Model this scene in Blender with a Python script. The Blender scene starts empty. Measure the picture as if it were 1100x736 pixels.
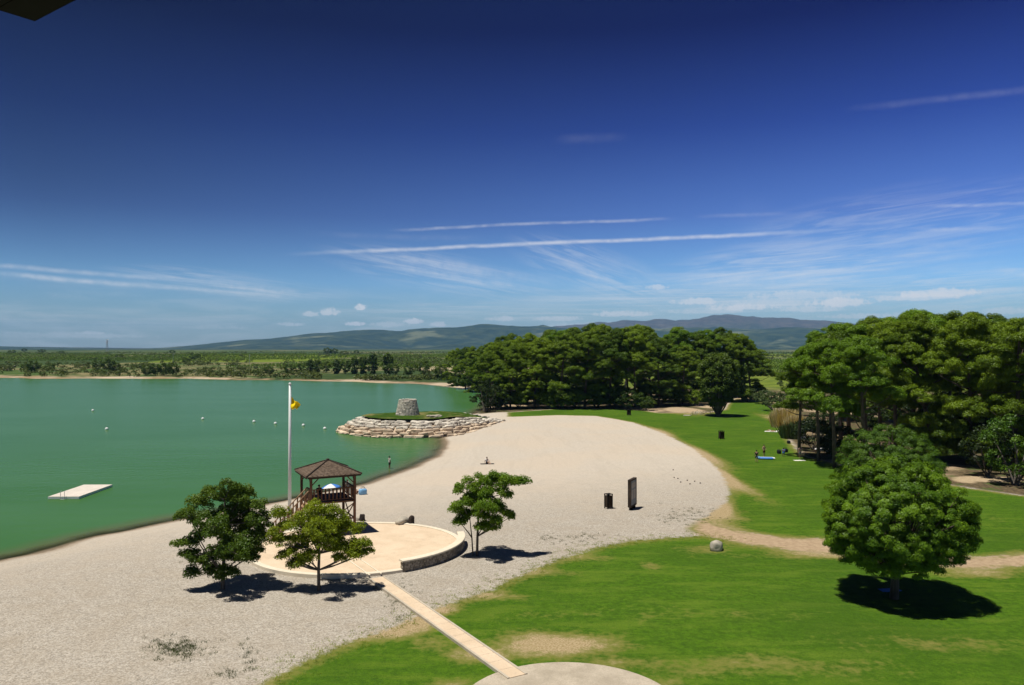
import bpy, bmesh, math, random
import numpy as np
from mathutils import Vector, Matrix, Euler

rng = np.random.default_rng(7)
random.seed(7)
R = math.radians
S = bpy.context.scene
COL = S.collection
F, CX, HY, CH = 856.0, 550.0, 374.0, 16.0      # focal length and horizon of the photograph in its own pixels, eye height in metres

def gp(x, y, z=0.0):
    """point of the place at height z that the photo shows at pixel x, y"""
    d = F * (CH - z) / (y - HY)
    return np.array([(x - CX) / F * d, d, z])

def at(x, d, z=0.0):
    return Vector(((x - CX) / F * d, d, z))

# ------------------------------------------------------------------ node helper
class NT:
    def __init__(s, tree):
        s.t = tree; s.n = tree.nodes; s.l = tree.links
    def node(s, typ, **kw):
        n = s.n.new(typ)
        for k, v in kw.items(): setattr(n, k, v)
        return n
    def put(s, sock, v):
        if v is None: return
        if isinstance(v, bpy.types.NodeSocket): s.l.new(v, sock)
        else:
            try: sock.default_value = v
            except Exception: sock.default_value = (*v, 1.0)
    def m(s, op, a, b=None, c=None, clamp=False):
        n = s.node('ShaderNodeMath', operation=op, use_clamp=clamp)
        s.put(n.inputs[0], a); s.put(n.inputs[1], b)
        if c is not None: s.put(n.inputs[2], c)
        return n.outputs[0]
    def vm(s, op, a, b=None, out=0):
        n = s.node('ShaderNodeVectorMath', operation=op)
        s.put(n.inputs[0], a)
        if b is not None: s.put(n.inputs[1], b)
        return n.outputs[out]
    def dot(s, a, b): return s.vm('DOT_PRODUCT', a, b, out='Value')
    def scale(s, a, v):
        n = s.node('ShaderNodeVectorMath', operation='SCALE'); s.put(n.inputs[0], a); s.put(n.inputs['Scale'], v); return n.outputs[0]
    def sm(s, v, a, b, lo=0.0, hi=1.0):
        n = s.node('ShaderNodeMapRange', interpolation_type='SMOOTHSTEP')
        s.put(n.inputs[0], v); s.put(n.inputs[1], a); s.put(n.inputs[2], b); s.put(n.inputs[3], lo); s.put(n.inputs[4], hi)
        return n.outputs[0]
    def lin(s, v, a, b, lo=0.0, hi=1.0):
        n = s.node('ShaderNodeMapRange'); n.clamp = True
        s.put(n.inputs[0], v); s.put(n.inputs[1], a); s.put(n.inputs[2], b); s.put(n.inputs[3], lo); s.put(n.inputs[4], hi)
        return n.outputs[0]
    def mix(s, f, a, b, blend='MIX'):
        n = s.node('ShaderNodeMix', data_type='RGBA', blend_type=blend)
        s.put(n.inputs[0], f); s.put(n.inputs[6], a); s.put(n.inputs[7], b)
        return n.outputs[2]
    def noise(s, vec, scale, detail=3.0, rough=0.55, dist=0.0, out='Fac'):
        n = s.node('ShaderNodeTexNoise')
        s.put(n.inputs['Vector'], vec); s.put(n.inputs['Scale'], scale); s.put(n.inputs['Detail'], detail)
        s.put(n.inputs['Roughness'], rough); s.put(n.inputs['Distortion'], dist)
        return n.outputs[out]
    def voro(s, vec, scale, feature='F1', out='Distance', rnd=1.0):
        n = s.node('ShaderNodeTexVoronoi', feature=feature)
        s.put(n.inputs['Vector'], vec); s.put(n.inputs['Scale'], scale); s.put(n.inputs['Randomness'], rnd)
        return n.outputs[out]
    def attr(s, name, out='Fac'):
        return s.node('ShaderNodeAttribute', attribute_name=name).outputs[out]
    def mapping(s, vec, sc=(1, 1, 1), rot=(0, 0, 0), loc=(0, 0, 0)):
        n = s.node('ShaderNodeMapping'); s.put(n.inputs[0], vec)
        n.inputs['Scale'].default_value = sc; n.inputs['Rotation'].default_value = rot; n.inputs['Location'].default_value = loc
        return n.outputs[0]
    def pos(s): return s.node('ShaderNodeNewGeometry').outputs['Position']
    def objco(s): return s.node('ShaderNodeTexCoord').outputs['Object']
    def objrand(s): return s.node('ShaderNodeObjectInfo').outputs['Random']
    def bump(s, h, strength=0.5, dist=0.05):
        n = s.node('ShaderNodeBump'); s.put(n.inputs['Height'], h)
        n.inputs['Strength'].default_value = strength; n.inputs['Distance'].default_value = dist
        return n.outputs[0]

def new_mat(name):
    m = bpy.data.materials.new(name); m.use_nodes = True
    nt = NT(m.node_tree); nt.n.clear()
    out = nt.node('ShaderNodeOutputMaterial')
    return m, nt, out

def principled(nt, out, col, rough=0.7, spec=0.3, normal=None, metal=0.0):
    p = nt.node('ShaderNodeBsdfPrincipled')
    nt.put(p.inputs['Base Color'], col); nt.put(p.inputs['Roughness'], rough)
    nt.put(p.inputs['Specular IOR Level'], spec); nt.put(p.inputs['Metallic'], metal)
    if normal is not None: nt.put(p.inputs['Normal'], normal)
    nt.l.new(p.outputs[0], out.inputs[0])
    return p

def c4(c): return (c[0], c[1], c[2], 1.0)

def simple(name, col, rough=0.7, spec=0.3, var=0.25, scale=8.0, bump=0.0, metal=0.0):
    """one colour with uneven wear"""
    m, nt, out = new_mat(name)
    co = nt.objco()
    n = nt.noise(co, scale, 4.0, 0.6)
    n2 = nt.noise(co, scale * 0.17, 2.0, 0.5)
    f = nt.m('ADD', nt.m('MULTIPLY', n, 0.6), nt.m('MULTIPLY', n2, 0.4))
    k = nt.sm(f, 0.3, 0.7)
    dark = [c * (1 - var) for c in col]; lite = [min(1, c * (1 + var)) for c in col]
    c = nt.mix(k, c4(dark), c4(lite))
    nb = nt.bump(n, bump, 0.03) if bump else None
    principled(nt, out, c, rough, spec, nb, metal)
    return m

def wood(name, a, b, scale=6.0):
    m, nt, out = new_mat(name)
    co = nt.mapping(nt.objco(), (1, 1, 0.12))
    n = nt.noise(co, scale * 3, 5.0, 0.65, 0.6)
    n2 = nt.noise(nt.objco(), 0.9, 2.0)
    c = nt.mix(nt.sm(n, 0.3, 0.7), c4(a), c4(b))
    c = nt.mix(nt.sm(n2, 0.45, 0.75), c, c4([x * 1.25 + 0.015 for x in b]))
    principled(nt, out, c, 0.75, 0.2, nt.bump(n, 0.4, 0.01))
    return m

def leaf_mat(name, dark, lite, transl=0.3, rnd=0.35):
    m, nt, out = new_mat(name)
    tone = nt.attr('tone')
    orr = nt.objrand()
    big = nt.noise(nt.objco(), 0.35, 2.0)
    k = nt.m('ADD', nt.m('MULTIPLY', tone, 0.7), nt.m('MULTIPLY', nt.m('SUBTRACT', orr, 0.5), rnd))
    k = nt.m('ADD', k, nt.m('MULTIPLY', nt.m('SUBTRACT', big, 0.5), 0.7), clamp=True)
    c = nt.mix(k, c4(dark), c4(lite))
    d = nt.node('ShaderNodeBsdfDiffuse'); nt.put(d.inputs[0], c)
    t = nt.node('ShaderNodeBsdfTranslucent')
    nt.put(t.inputs[0], nt.mix(1.0, c, (1.5, 1.35, 0.55, 1), 'MULTIPLY'))
    g = nt.node('ShaderNodeBsdfGlossy'); nt.put(g.inputs[0], (1, 1, 1, 1)); g.inputs['Roughness'].default_value = 0.45
    m1 = nt.node('ShaderNodeMixShader'); m1.inputs[0].default_value = transl
    nt.l.new(d.outputs[0], m1.inputs[1]); nt.l.new(t.outputs[0], m1.inputs[2])
    m2 = nt.node('ShaderNodeMixShader'); m2.inputs[0].default_value = 0.012
    nt.l.new(m1.outputs[0], m2.inputs[1]); nt.l.new(g.outputs[0], m2.inputs[2])
    nt.l.new(m2.outputs[0], out.inputs[0])
    return m

M = {}
M['pine'] = leaf_mat('pine_needles', (0.048, 0.096, 0.006), (0.232, 0.335, 0.014), 0.24, 0.5)
M['pine_bright'] = leaf_mat('bright_pine_needles', (0.048, 0.112, 0.006), (0.225, 0.370, 0.016), 0.20, 0.15)
M['pine_deep'] = leaf_mat('deep_pine_needles', (0.032, 0.080, 0.008), (0.130, 0.230, 0.018), 0.18, 0.1)
M['leaf_shade'] = leaf_mat('shade_black_leaves', (0.010, 0.022, 0.006), (0.042, 0.066, 0.013), 0.12)  # understorey leaves: the black shade at the woods' foot is put into this colour
M['leaf_dark'] = leaf_mat('dark_leaves', (0.038, 0.088, 0.010), (0.170, 0.245, 0.022), 0.30, 0.0)
M['leaf_light'] = leaf_mat('light_leaves', (0.100, 0.160, 0.008), (0.340, 0.400, 0.020), 0.36, 0.0)
M['leaf_mid'] = leaf_mat('mid_leaves', (0.065, 0.150, 0.010), (0.250, 0.360, 0.024), 0.36, 0.0)
M['broad'] = leaf_mat('broad_leaves', (0.025, 0.058, 0.008), (0.125, 0.185, 0.018), 0.27)
M['olive'] = leaf_mat('olive_leaves', (0.055, 0.090, 0.028), (0.125, 0.165, 0.055), 0.2)
M['reed'] = leaf_mat('dry_reeds', (0.50, 0.42, 0.22), (0.78, 0.67, 0.42), 0.35)
M['scrub'] = leaf_mat('scrub_leaves', (0.026, 0.046, 0.010), (0.120, 0.150, 0.032), 0.15, 0.7)
M['vine'] = leaf_mat('vine_leaves', (0.065, 0.120, 0.012), (0.125, 0.195, 0.022), 0.2)
M['bark'] = wood('pine_bark', (0.055, 0.040, 0.030), (0.130, 0.095, 0.070), 2.0)
M['bark_grey'] = wood('grey_bark', (0.060, 0.052, 0.042), (0.140, 0.120, 0.095), 2.0)
M['bark_pale'] = wood('pale_bark', (0.22, 0.19, 0.16), (0.36, 0.32, 0.27), 2.0)
M['timber'] = wood('brown_timber', (0.060, 0.028, 0.016), (0.125, 0.062, 0.036))
M['timber_lite'] = wood('tan_timber', (0.17, 0.10, 0.055), (0.30, 0.19, 0.11))
M['timber_dark'] = wood('dark_timber', (0.020, 0.013, 0.009), (0.050, 0.034, 0.022))
M['black_wood'] = simple('near_black_wood', (0.003, 0.003, 0.003), 0.8, 0.1, 0.3)
M['white'] = simple('white_paint', (0.72, 0.74, 0.72), 0.45, 0.4, 0.06)
M['white_cloth'] = simple('white_cloth', (0.75, 0.73, 0.68), 0.9, 0.1, 0.06)
M['white_deck'] = simple('worn_white_deck', (0.62, 0.56, 0.48), 0.8, 0.2, 0.10, 2.0)
M['grey_plastic'] = simple('grey_plastic', (0.22, 0.24, 0.23), 0.6, 0.3, 0.1)
M['yellow'] = simple('yellow_cloth', (0.85, 0.62, 0.01), 0.8, 0.1, 0.12)
M['blue'] = simple('blue_fabric', (0.055, 0.19, 0.52), 0.6, 0.3, 0.15)
M['lblue'] = simple('pale_blue_fabric', (0.20, 0.42, 0.66), 0.5, 0.3, 0.12)
M['dark_cloth'] = simple('dark_cloth', (0.016, 0.018, 0.022), 0.9, 0.1, 0.2)
M['red_cloth'] = simple('dark_red_cloth', (0.12, 0.03, 0.028), 0.9, 0.1, 0.2)
M['grey_cloth'] = simple('grey_cloth', (0.25, 0.26, 0.27), 0.9, 0.1, 0.12)
M['pink_cloth'] = simple('faded_pink_cloth', (0.42, 0.27, 0.26), 0.9, 0.1, 0.12)
M['skin'] = simple('tanned_skin', (0.40, 0.24, 0.16), 0.6, 0.3, 0.08)
M['skin_dark'] = simple('brown_skin', (0.24, 0.12, 0.07), 0.6, 0.3, 0.08)
M['hair'] = simple('dark_hair', (0.018, 0.013, 0.010), 0.6, 0.3, 0.2)
M['steel'] = simple('galvanised_steel', (0.38, 0.39, 0.40), 0.5, 0.5, 0.15, metal=0.3)
M['rubber'] = simple('black_rubber', (0.012, 0.012, 0.012), 0.8, 0.2, 0.2)
M['concrete'] = simple('pale_concrete', (0.46, 0.40, 0.31), 0.85, 0.2, 0.12, 1.6)
M['cap'] = simple('cream_cap_stone', (0.68, 0.60, 0.46), 0.8, 0.2, 0.08, 3.0)
M['rock'] = simple('pale_rock', (0.40, 0.36, 0.29), 0.9, 0.15, 0.3, 2.5, 0.6)
M['dark_rock'] = simple('dark_rock', (0.045, 0.035, 0.030), 0.9, 0.15, 0.3, 2.5, 0.6)
M['grass_top'] = None

def rock_mat(name, a, b, c):
    m, nt, out = new_mat(name)
    co = nt.objco()
    t = nt.attr('tone')
    n = nt.noise(co, 1.6, 5.0, 0.65)
    col = nt.mix(t, c4(a), c4(b))
    col = nt.mix(nt.sm(n, 0.50, 0.72), col, c4(c))
    n2 = nt.noise(co, 6.0, 4.0, 0.65)
    principled(nt, out, nt.mix(0.35, col, nt.mix(nt.sm(n2, 0.3, 0.7), (0.25, 0.24, 0.22, 1), (1.2, 1.15, 1.1, 1)), 'MULTIPLY'), 0.92, 0.1, nt.bump(n2, 0.8, 0.08))
    return m
M['quarry'] = rock_mat('quarried_stone', (0.44, 0.40, 0.34), (0.78, 0.72, 0.61), (0.62, 0.57, 0.49))
M['quarry_tan'] = rock_mat('tan_quarried_stone', (0.46, 0.36, 0.26), (0.76, 0.62, 0.46), (0.60, 0.49, 0.36))
M['drystone'] = rock_mat('dry_stone', (0.40, 0.37, 0.31), (0.74, 0.69, 0.59), (0.58, 0.54, 0.46))
M['facing'] = rock_mat('wall_facing_stone', (0.17, 0.145, 0.11), (0.40, 0.35, 0.28), (0.25, 0.22, 0.17))

def roof_mat():
    m, nt, out = new_mat('brown_roof_shingles')
    co = nt.objco()
    sep = nt.node('ShaderNodeSeparateXYZ'); nt.l.new(co, sep.inputs[0])
    w = nt.m('FRACT', nt.m('MULTIPLY', sep.outputs[2], 11.0))
    n = nt.noise(co, 5.0, 4.0, 0.6)
    v = nt.voro(nt.mapping(co, (1, 1, 2.2)), 5.0, out='Color')
    c = nt.mix(nt.sm(n, 0.35, 0.7), (0.075, 0.052, 0.036, 1), (0.17, 0.125, 0.09, 1))
    c = nt.mix(0.25, c, nt.mix(nt.voro(nt.mapping(co, (1, 1, 2.2)), 5.0, out='Distance'), (.3, .3, .3, 1), (.8, .8, .8, 1)), 'SOFT_LIGHT')
    c = nt.mix(nt.sm(w, 0.0, 0.18, 0.55, 0.0), c, (0.02, 0.014, 0.01, 1))
    principled(nt, out, c, 0.85, 0.15, nt.bump(w, 0.6, 0.02))
    return m
M['roof'] = roof_mat()

# ------------------------------------------------------------------ mesh helpers
def np_mesh(name, V, Fq, tone=None, mats=(), smooth=False):
    """mesh from arrays: Fq is (n,4) or (n,3)"""
    me = bpy.data.meshes.new(name)
    V = np.asarray(V, np.float32); Fq = np.asarray(Fq, np.int32)
    k = Fq.shape[1]; nf = len(Fq)
    me.vertices.add(len(V)); me.vertices.foreach_set('co', V.ravel())
    me.loops.add(nf * k); me.loops.foreach_set('vertex_index', Fq.ravel())
    me.polygons.add(nf); me.polygons.foreach_set('loop_start', np.arange(0, nf * k, k, dtype=np.int32))
    if smooth: me.polygons.foreach_set('use_smooth', np.ones(nf, bool))
    for m in mats: me.materials.append(m)
    if tone is not None: float_attr(me, 'tone', tone)
    me.update(calc_edges=True); me.validate()
    return me

def float_attr(me, name, vals):
    a = me.attributes.new(name, 'FLOAT', 'POINT'); a.data.foreach_set('value', np.asarray(vals, np.float32))

def link(name, me, parent=None, loc=(0, 0, 0)):
    o = bpy.data.objects.new(name, me); COL.objects.link(o); o.location = loc
    if parent: o.parent = parent
    return o

def tag(o, label=None, cat=None, group=None, kind=None):
    if label: o['label'] = label
    if cat: o['category'] = cat
    if group: o['group'] = group
    if kind: o['kind'] = kind
    return o

def thing(name, label, cat, loc=(0, 0, 0), rz=0.0, group=None):
    o = bpy.data.objects.new(name, None); COL.objects.link(o)
    o.location = loc; o.rotation_euler = (0, 0, rz); o.empty_display_size = 0.3
    return tag(o, label, cat, group)

def copy_tree(o, parent=None):
    c = o.copy(); COL.objects.link(c); c.parent = parent
    for ch in list(o.children): copy_tree(ch, c)
    return c

class MB:
    """collects shapes into ONE mesh"""
    def __init__(s): s.v = []; s.f = []; s.t = []
    def add(s, vs, fs, tone=0.5):
        b = len(s.v); s.v += [tuple(v) for v in vs]; s.f += [tuple(b + i for i in f) for f in fs]; s.t += [tone] * len(vs)
        return s
    def box(s, c, size, rz=0.0, rot=None, tone=0.5, bev=0.0):
        hx, hy, hz = size[0] / 2, size[1] / 2, size[2] / 2
        m = rot if rot is not None else Matrix.Rotation(rz, 3, 'Z')
        c = Vector(c)
        if bev <= 0:
            vs = [c + m @ Vector((x * hx, y * hy, z * hz)) for z in (-1, 1) for y in (-1, 1) for x in (-1, 1)]
            fs = [(0, 2, 3, 1), (4, 5, 7, 6), (0, 1, 5, 4), (2, 6, 7, 3), (0, 4, 6, 2), (1, 3, 7, 5)]
            return s.add(vs, fs, tone)
        bm = bmesh.new(); bmesh.ops.create_cube(bm, size=1)
        for v in bm.verts: v.co = Vector((v.co.x * size[0], v.co.y * size[1], v.co.z * size[2]))
        bmesh.ops.bevel(bm, geom=bm.edges[:], offset=bev, segments=2, affect='EDGES', profile=0.5)
        bm.verts.index_update()
        vs = [c + m @ v.co for v in bm.verts]; fs = [[v.index for v in f.verts] for f in bm.faces]
        bm.free(); return s.add(vs, fs, tone)
    def tube(s, pts, rad, n=8, tone=0.5, cap=True):
        pts = [Vector(p) for p in pts]
        if not hasattr(rad, '__len__'): rad = [rad] * len(pts)
        rings = []; vs = []
        up = Vector((0.31, 0.17, 0.93))
        for i, p in enumerate(pts):
            t = (pts[min(i + 1, len(pts) - 1)] - pts[max(i - 1, 0)]).normalized()
            a = t.cross(up)
            if a.length < 0.05: a = t.cross(Vector((1, 0, 0)))
            a.normalize(); b = t.cross(a)
            rings.append(len(vs))
            vs += [p + (a * math.cos(2 * math.pi * k / n) + b * math.sin(2 * math.pi * k / n)) * rad[i] for k in range(n)]
        fs = []
        for i in range(len(pts) - 1):
            for k in range(n):
                k2 = (k + 1) % n
                fs.append((rings[i] + k, rings[i] + k2, rings[i + 1] + k2, rings[i + 1] + k))
        if cap:
            fs.append(tuple(range(n))[::-1]); fs.append(tuple(rings[-1] + k for k in range(n)))
        return s.add(vs, fs, tone)
    def rod(s, a, b, r, n=8, tone=0.5): return s.tube([a, b], r, n, tone)
    def rock(s, c, rad, rz=0.0, p=0.6, jit=0.12, nu=10, nv=6, tone=0.5, tilt=0.0):
        """superellipsoid boulder with dents"""
        c = Vector(c); m = Euler((random.uniform(-tilt, tilt), random.uniform(-tilt, tilt), rz)).to_matrix()
        sg = lambda x, e: math.copysign(abs(x) ** e, x)
        vs = []; fs = []
        ph = [random.uniform(0, 6.28) for _ in range(6)]
        for j in range(nv + 1):
            la = -math.pi / 2 + math.pi * j / nv
            for i in range(nu):
                lo = 2 * math.pi * i / nu
                x = sg(math.cos(la), p) * sg(math.cos(lo), p); y = sg(math.cos(la), p) * sg(math.sin(lo), p); z = sg(math.sin(la), p)
                k = 1 + jit * (math.sin(3 * x + 2 * y + ph[0]) + math.sin(4 * z - 3 * x + ph[1]) + 0.7 * math.sin(5 * y + 4 * z + ph[2])) / 2
                vs.append(c + m @ Vector((x * rad[0] * k, y * rad[1] * k, z * rad[2] * k)))
        for j in range(nv):
            for i in range(nu):
                i2 = (i + 1) % nu
                fs.append((j * nu + i, j * nu + i2, (j + 1) * nu + i2, (j + 1) * nu + i))
        return s.add(vs, fs, tone)
    def lathe(s, prof, c=(0, 0, 0), n=20, tone=0.5, a0=0.0, a1=2 * math.pi):
        vs = []; fs = []; full = abs(a1 - a0 - 2 * math.pi) < 1e-6
        cols = n if full else n + 1
        for k in range(cols):
            a = a0 + (a1 - a0) * k / n
            vs += [(c[0] + r * math.cos(a), c[1] + r * math.sin(a), c[2] + z) for r, z in prof]
        q = len(prof)
        for k in range(n):
            k2 = (k + 1) % cols
            for i in range(q - 1): fs.append((k * q + i, k2 * q + i, k2 * q + i + 1, k * q + i + 1))
        return s.add(vs, fs, tone)
    def build(s, name, mat, parent=None, loc=(0, 0, 0), smooth=False):
        me = bpy.data.meshes.new(name); me.from_pydata(s.v, [], s.f); me.materials.append(mat)
        float_attr(me, 'tone', s.t)
        if smooth:
            me.polygons.foreach_set('use_smooth', np.ones(len(me.polygons), bool))
        bm = bmesh.new(); bm.from_mesh(me)
        bmesh.ops.remove_doubles(bm, verts=bm.verts, dist=1e-5)
        bmesh.ops.recalc_face_normals(bm, faces=bm.faces)
        bm.to_mesh(me); bm.free()
        me.update(); return link(name, me, parent, loc)

# ------------------------------------------------------------------ value noise on arrays
def vnoise(x, y, seed=0):
    xi = np.floor(x).astype(np.int64); yi = np.floor(y).astype(np.int64)
    fx = x - xi; fy = y - yi
    fx = fx * fx * (3 - 2 * fx); fy = fy * fy * (3 - 2 * fy)
    def h(a, b):
        n = (a * 374761393 + b * 668265263 + seed * 982451653) & 0x7fffffff
        n = ((n ^ (n >> 13)) * 1274126177) & 0x7fffffff
        return ((n ^ (n >> 16)) & 0xffff) / 65535.0
    return (h(xi, yi) * (1 - fx) + h(xi + 1, yi) * fx) * (1 - fy) + (h(xi, yi + 1) * (1 - fx) + h(xi + 1, yi + 1) * fx) * fy
def fbm(x, y, seed=0, oct=5):
    v = 0; a = 0.5; t = 0
    for k in range(oct):
        v = v + a * vnoise(x, y, seed + k); t += a; a *= 0.5; x = x * 2.03; y = y * 2.03
    return v / t
def sstep(x, a, b):
    t = np.clip((x - a) / (b - a), 0, 1); return t * t * (3 - 2 * t)

def sdist(P, poly):
    """signed distance of points to a polygon, positive inside"""
    x, y = P[:, 0], P[:, 1]
    d2 = np.full(len(P), 1e18); ins = np.zeros(len(P), bool)
    n = len(poly)
    for i in range(n):
        ax, ay = poly[i]; bx, by = poly[(i + 1) % n]
        ex, ey = bx - ax, by - ay
        t = np.clip(((x - ax) * ex + (y - ay) * ey) / (ex * ex + ey * ey + 1e-12), 0, 1)
        dx = x - ax - t * ex; dy = y - ay - t * ey
        d2 = np.minimum(d2, dx * dx + dy * dy)
        c = ((ay > y) != (by > y))
        xc = (bx - ax) * (y - ay) / (by - ay if by != ay else 1e-9) + ax
        ins ^= c & (x < xc)
    d = np.sqrt(d2)
    return np.where(ins, d, -d)

def px(lst, z=0.0): return [tuple(gp(a, b, z)[:2]) for a, b in lst]

WZ = -0.5
LAKE = ([(-900, -60), (-160, -10), (-75, 20), (-52, 42)] +
        px([(0, 602), (50, 590), (100, 578), (150, 568), (190, 558.5), (250, 548.5), (300, 539), (340, 531), (380, 522.5), (420, 511), (450, 500.5),
            (470, 490), (478, 481), (480, 475), (478, 470), (490, 460), (503, 450), (514, 441.5), (525, 436), (535, 425), (525, 420.5), (512, 418.5), (480, 415.5),
            (440, 412.2), (410, 411.6), (380, 410.2), (340, 409.6), (300, 408.3), (250, 408.0), (200, 406.8), (150, 407.2), (100, 406.2), (50, 406.6), (0, 406), (-200, 404)][::1], WZ) +
        [(-1100, 330)])
LAWN_A_TOP = [(545, 443), (600, 439.5), (660, 439.5), (690, 441), (708, 444), (735, 443.5), (762, 443), (778, 440), (786, 430), (800, 424), (818, 420), (832, 430), (835, 448), (845, 470), (862, 490), (900, 499),
              (940, 507), (1000, 518), (1040, 524), (1100, 532), (1400, 562)]
LAWN_A = px(LAWN_A_TOP + [(1400, 636), (1200, 606), (1100, 594), (1060, 599), (1020, 598), (980, 594), (935, 588), (900, 580), (860, 578), (830, 576), (795, 571), (770, 564), (757, 558),
              (762, 551), (778, 541), (783, 526), (773, 506), (746, 483), (715, 467), (680, 454), (640, 447), (600, 446), (545, 448)])
LAWN_B = px([(280, 736), (300, 723), (340, 702), (380, 687), (415, 677), (440, 665), (458, 655), (480, 648), (520, 634), (560, 617), (600, 600), (640, 588), (680, 581), (720, 577),
             (755, 575), (790, 582), (830, 588), (900, 595), (935, 600), (980, 607), (1050, 611), (1100, 607), (1200, 619), (1400, 655)]) + [(75, 30), (70, 6), (-30, 6), (-20, 25)]
PATH = px([(742, 568), (757, 558), (770, 564), (795, 571), (830, 576), (860, 578), (900, 580), (935, 588), (980, 594), (1020, 598), (1060, 599), (1100, 594), (1200, 606), (1400, 636),
           (1400, 655), (1200, 619), (1100, 607), (1050, 611), (980, 607), (935, 600), (900, 595), (830, 588), (790, 582), (755, 575)])
WOODFLOOR = px([(514, 443)] + LAWN_A_TOP) + [(420, 60), (520, 300), (300, 420), (-5, 430), (-14, 320), (-18, 300)]
# worn, dry places in the lawns: x, y, half width, half height in photo pixels, strength
DRY = [(590, 692, 75, 15, 1.0), (520, 700, 45, 12, .75), (440, 672, 40, 14, .8), (470, 690, 60, 16, .35), (700, 660, 200, 10, .25), (660, 712, 45, 9, .5), (800, 715, 220, 16, .38), (1000, 690, 160, 14, .3), (770, 548, 22, 14, .95), (790, 518, 13, 20, .75),
       (765, 492, 12, 14, .6), (712, 464, 14, 6, .5), (735, 441, 26, 4.5, 1.2), (755, 436, 14, 3, 1.2), (796, 427, 13, 6, 1.0), (850, 453, 16, 9, 1.1), (1060, 515, 50, 4.5, 1.1), (1035, 517, 18, 4, .9),
       (700, 608, 16, 5, .4), (760, 590, 40, 6, .5), (860, 596, 70, 5, .45), (1050, 617, 60, 5, .5), (1080, 560, 50, 12, .15), (905, 440, 40, 10, 1.0), (820, 430, 10, 4, .3), (470, 655, 24, 6, .7), (490, 735, 30, 10, .6),
       (640, 600, 30, 4, .4), (540, 640, 40, 5, .5), (600, 615, 40, 4, .4), (690, 735, 60, 10, .5)]
DRYW = []
for x, y, a, b, s_ in DRY:
    c = gp(x, y); d = c[1]
    DRYW.append((c[0], d, a / F * d, b * d * d / F / CH, s_))

MT_REAR = [(-400, 366), (0, 372), (190, 374), (450, 365), (500, 360), (574, 353), (620, 349), (667, 345.5), (709, 344.5), (736, 343), (760, 341.4), (790, 339.5), (809, 337.2), (829, 341.5), (876, 344.5), (922, 348), (1027, 343.5), (1071, 343), (1097, 342), (1500, 340)]
MT_FRONT = [(-400, 366), (0, 371.5), (150, 374), (178, 373), (219, 369.6), (262, 364.6), (290, 363), (324, 358.6), (382, 355.4), (418, 356), (448, 353.2), (494, 351.6), (529, 348.4), (574, 350.5), (640, 353), (700, 352), (800, 353), (900, 352), (1000, 351), (1100, 350), (1500, 352)]

def heights(P, dsh):
    x, y = P[:, 0], P[:, 1]; r = np.hypot(x, y); az = np.arctan2(x, np.maximum(y, 1e-3)); az = np.where(y <= 0, np.sign(x) * 1.2, az)
    land = -0.5 + 0.5 * sstep(-dsh, -0.3, 7.0)
    bed = -0.5 - np.minimum(3.5, 0.20 * np.maximum(dsh - 0.0, 0))
    z = np.where(dsh > 0, bed, land)
    bank = np.interp(r, [400, 470, 600, 900, 1400, 2000, 3500], [0, .5, 2.2, 4.2, 5.6, 6.6, 7.0])
    und = (fbm(x / 190, y / 190, 3, 3) - 0.5) * 3.2 * sstep(r, 480, 900) + (fbm(x / 45, y / 45, 5, 2) - 0.5) * 1.0 * sstep(r, 430, 600)
    und = und * (1 - 0.6 * sstep(r, 1200, 2500))
    hill = 5.0 * np.exp(-(((x + 330) / 160) ** 2 + ((y - 980) / 110) ** 2)) + 3.5 * np.exp(-(((x + 640) / 120) ** 2 + ((y - 1010) / 90) ** 2))
    w = sstep(-dsh, 0, 30)
    z = z + np.where(dsh > 0, 0, (bank + und + hill * 0.7) * w)
    # soft undulation of the near lawns
    z = z + 0.22 * (fbm(x / 14, y / 14, 9, 2) - 0.5) * sstep(-dsh, 6, 25) * (1 - sstep(r, 300, 420))
    pxx = CX + F * np.tan(np.clip(az, -0.82, 0.82))
    yy = r * np.cos(np.clip(az, -0.82, 0.82))
    for prof, R0, wi, sd, sc in ((MT_REAR, 14500, 3400, 21, 1500.0), (MT_FRONT, 9500, 3300, 31, 1100.0)):
        py = np.interp(pxx, [p[0] for p in prof], [p[1] for p in prof])
        Yr = R0 * np.cos(np.clip(az, -0.82, 0.82))
        H = np.maximum(CH + (HY - py) / F * Yr - 6, 0)
        t = (r - R0) / wi
        b = np.where(t < 0, sstep(t, -1.0, 0.0), 1 - sstep(t, 0, 1.5)) 
        n = 1 - np.abs(2 * fbm(x / sc, y / sc, sd, 5) - 1) * 1.0
        n2 = fbm(x / sc / 0.35, y / sc / 0.35, sd + 7, 4) - 0.5
        shape = b * (1 + 0.02 * n2) - 1.15 * b * (1 - b) * (1.6 - 1.6 * n + 1.2 * n2) * 1.25 + 0.30 * b * n2
        z = np.where(r > 5000, np.maximum(z, H * np.maximum(shape, 0)), z)
    return z

# ------------------------------------------------------------------ the ground, one sheet cut into its zones
def polar():
    az = np.concatenate([np.linspace(-48, 48, 561), np.arange(51, 312, 3)]) * math.pi / 180
    rr = [0.6, 4, 9, 14, 19, 23, 26]
    r = 28.0
    while r < 19500:
        rr.append(r); r *= 1.0078 if r < 4000 else 1.010
    rr = np.array(rr)
    A, Rr = np.meshgrid(az, rr)
    P = np.stack([np.sin(A) * Rr, np.cos(A) * Rr], -1).reshape(-1, 2)
    na, nr = len(az), len(rr)
    i = np.arange(nr - 1)[:, None] * na + np.arange(na)[None, :]
    j = np.arange(nr - 1)[:, None] * na + (np.arange(na)[None, :] + 1) % na
    Q = np.stack([i, i + na, j + na, j], -1).reshape(-1, 4)[:, ::-1]
    return P, Q

P, Q = polar()
d_lake = sdist(P, LAKE)
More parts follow.
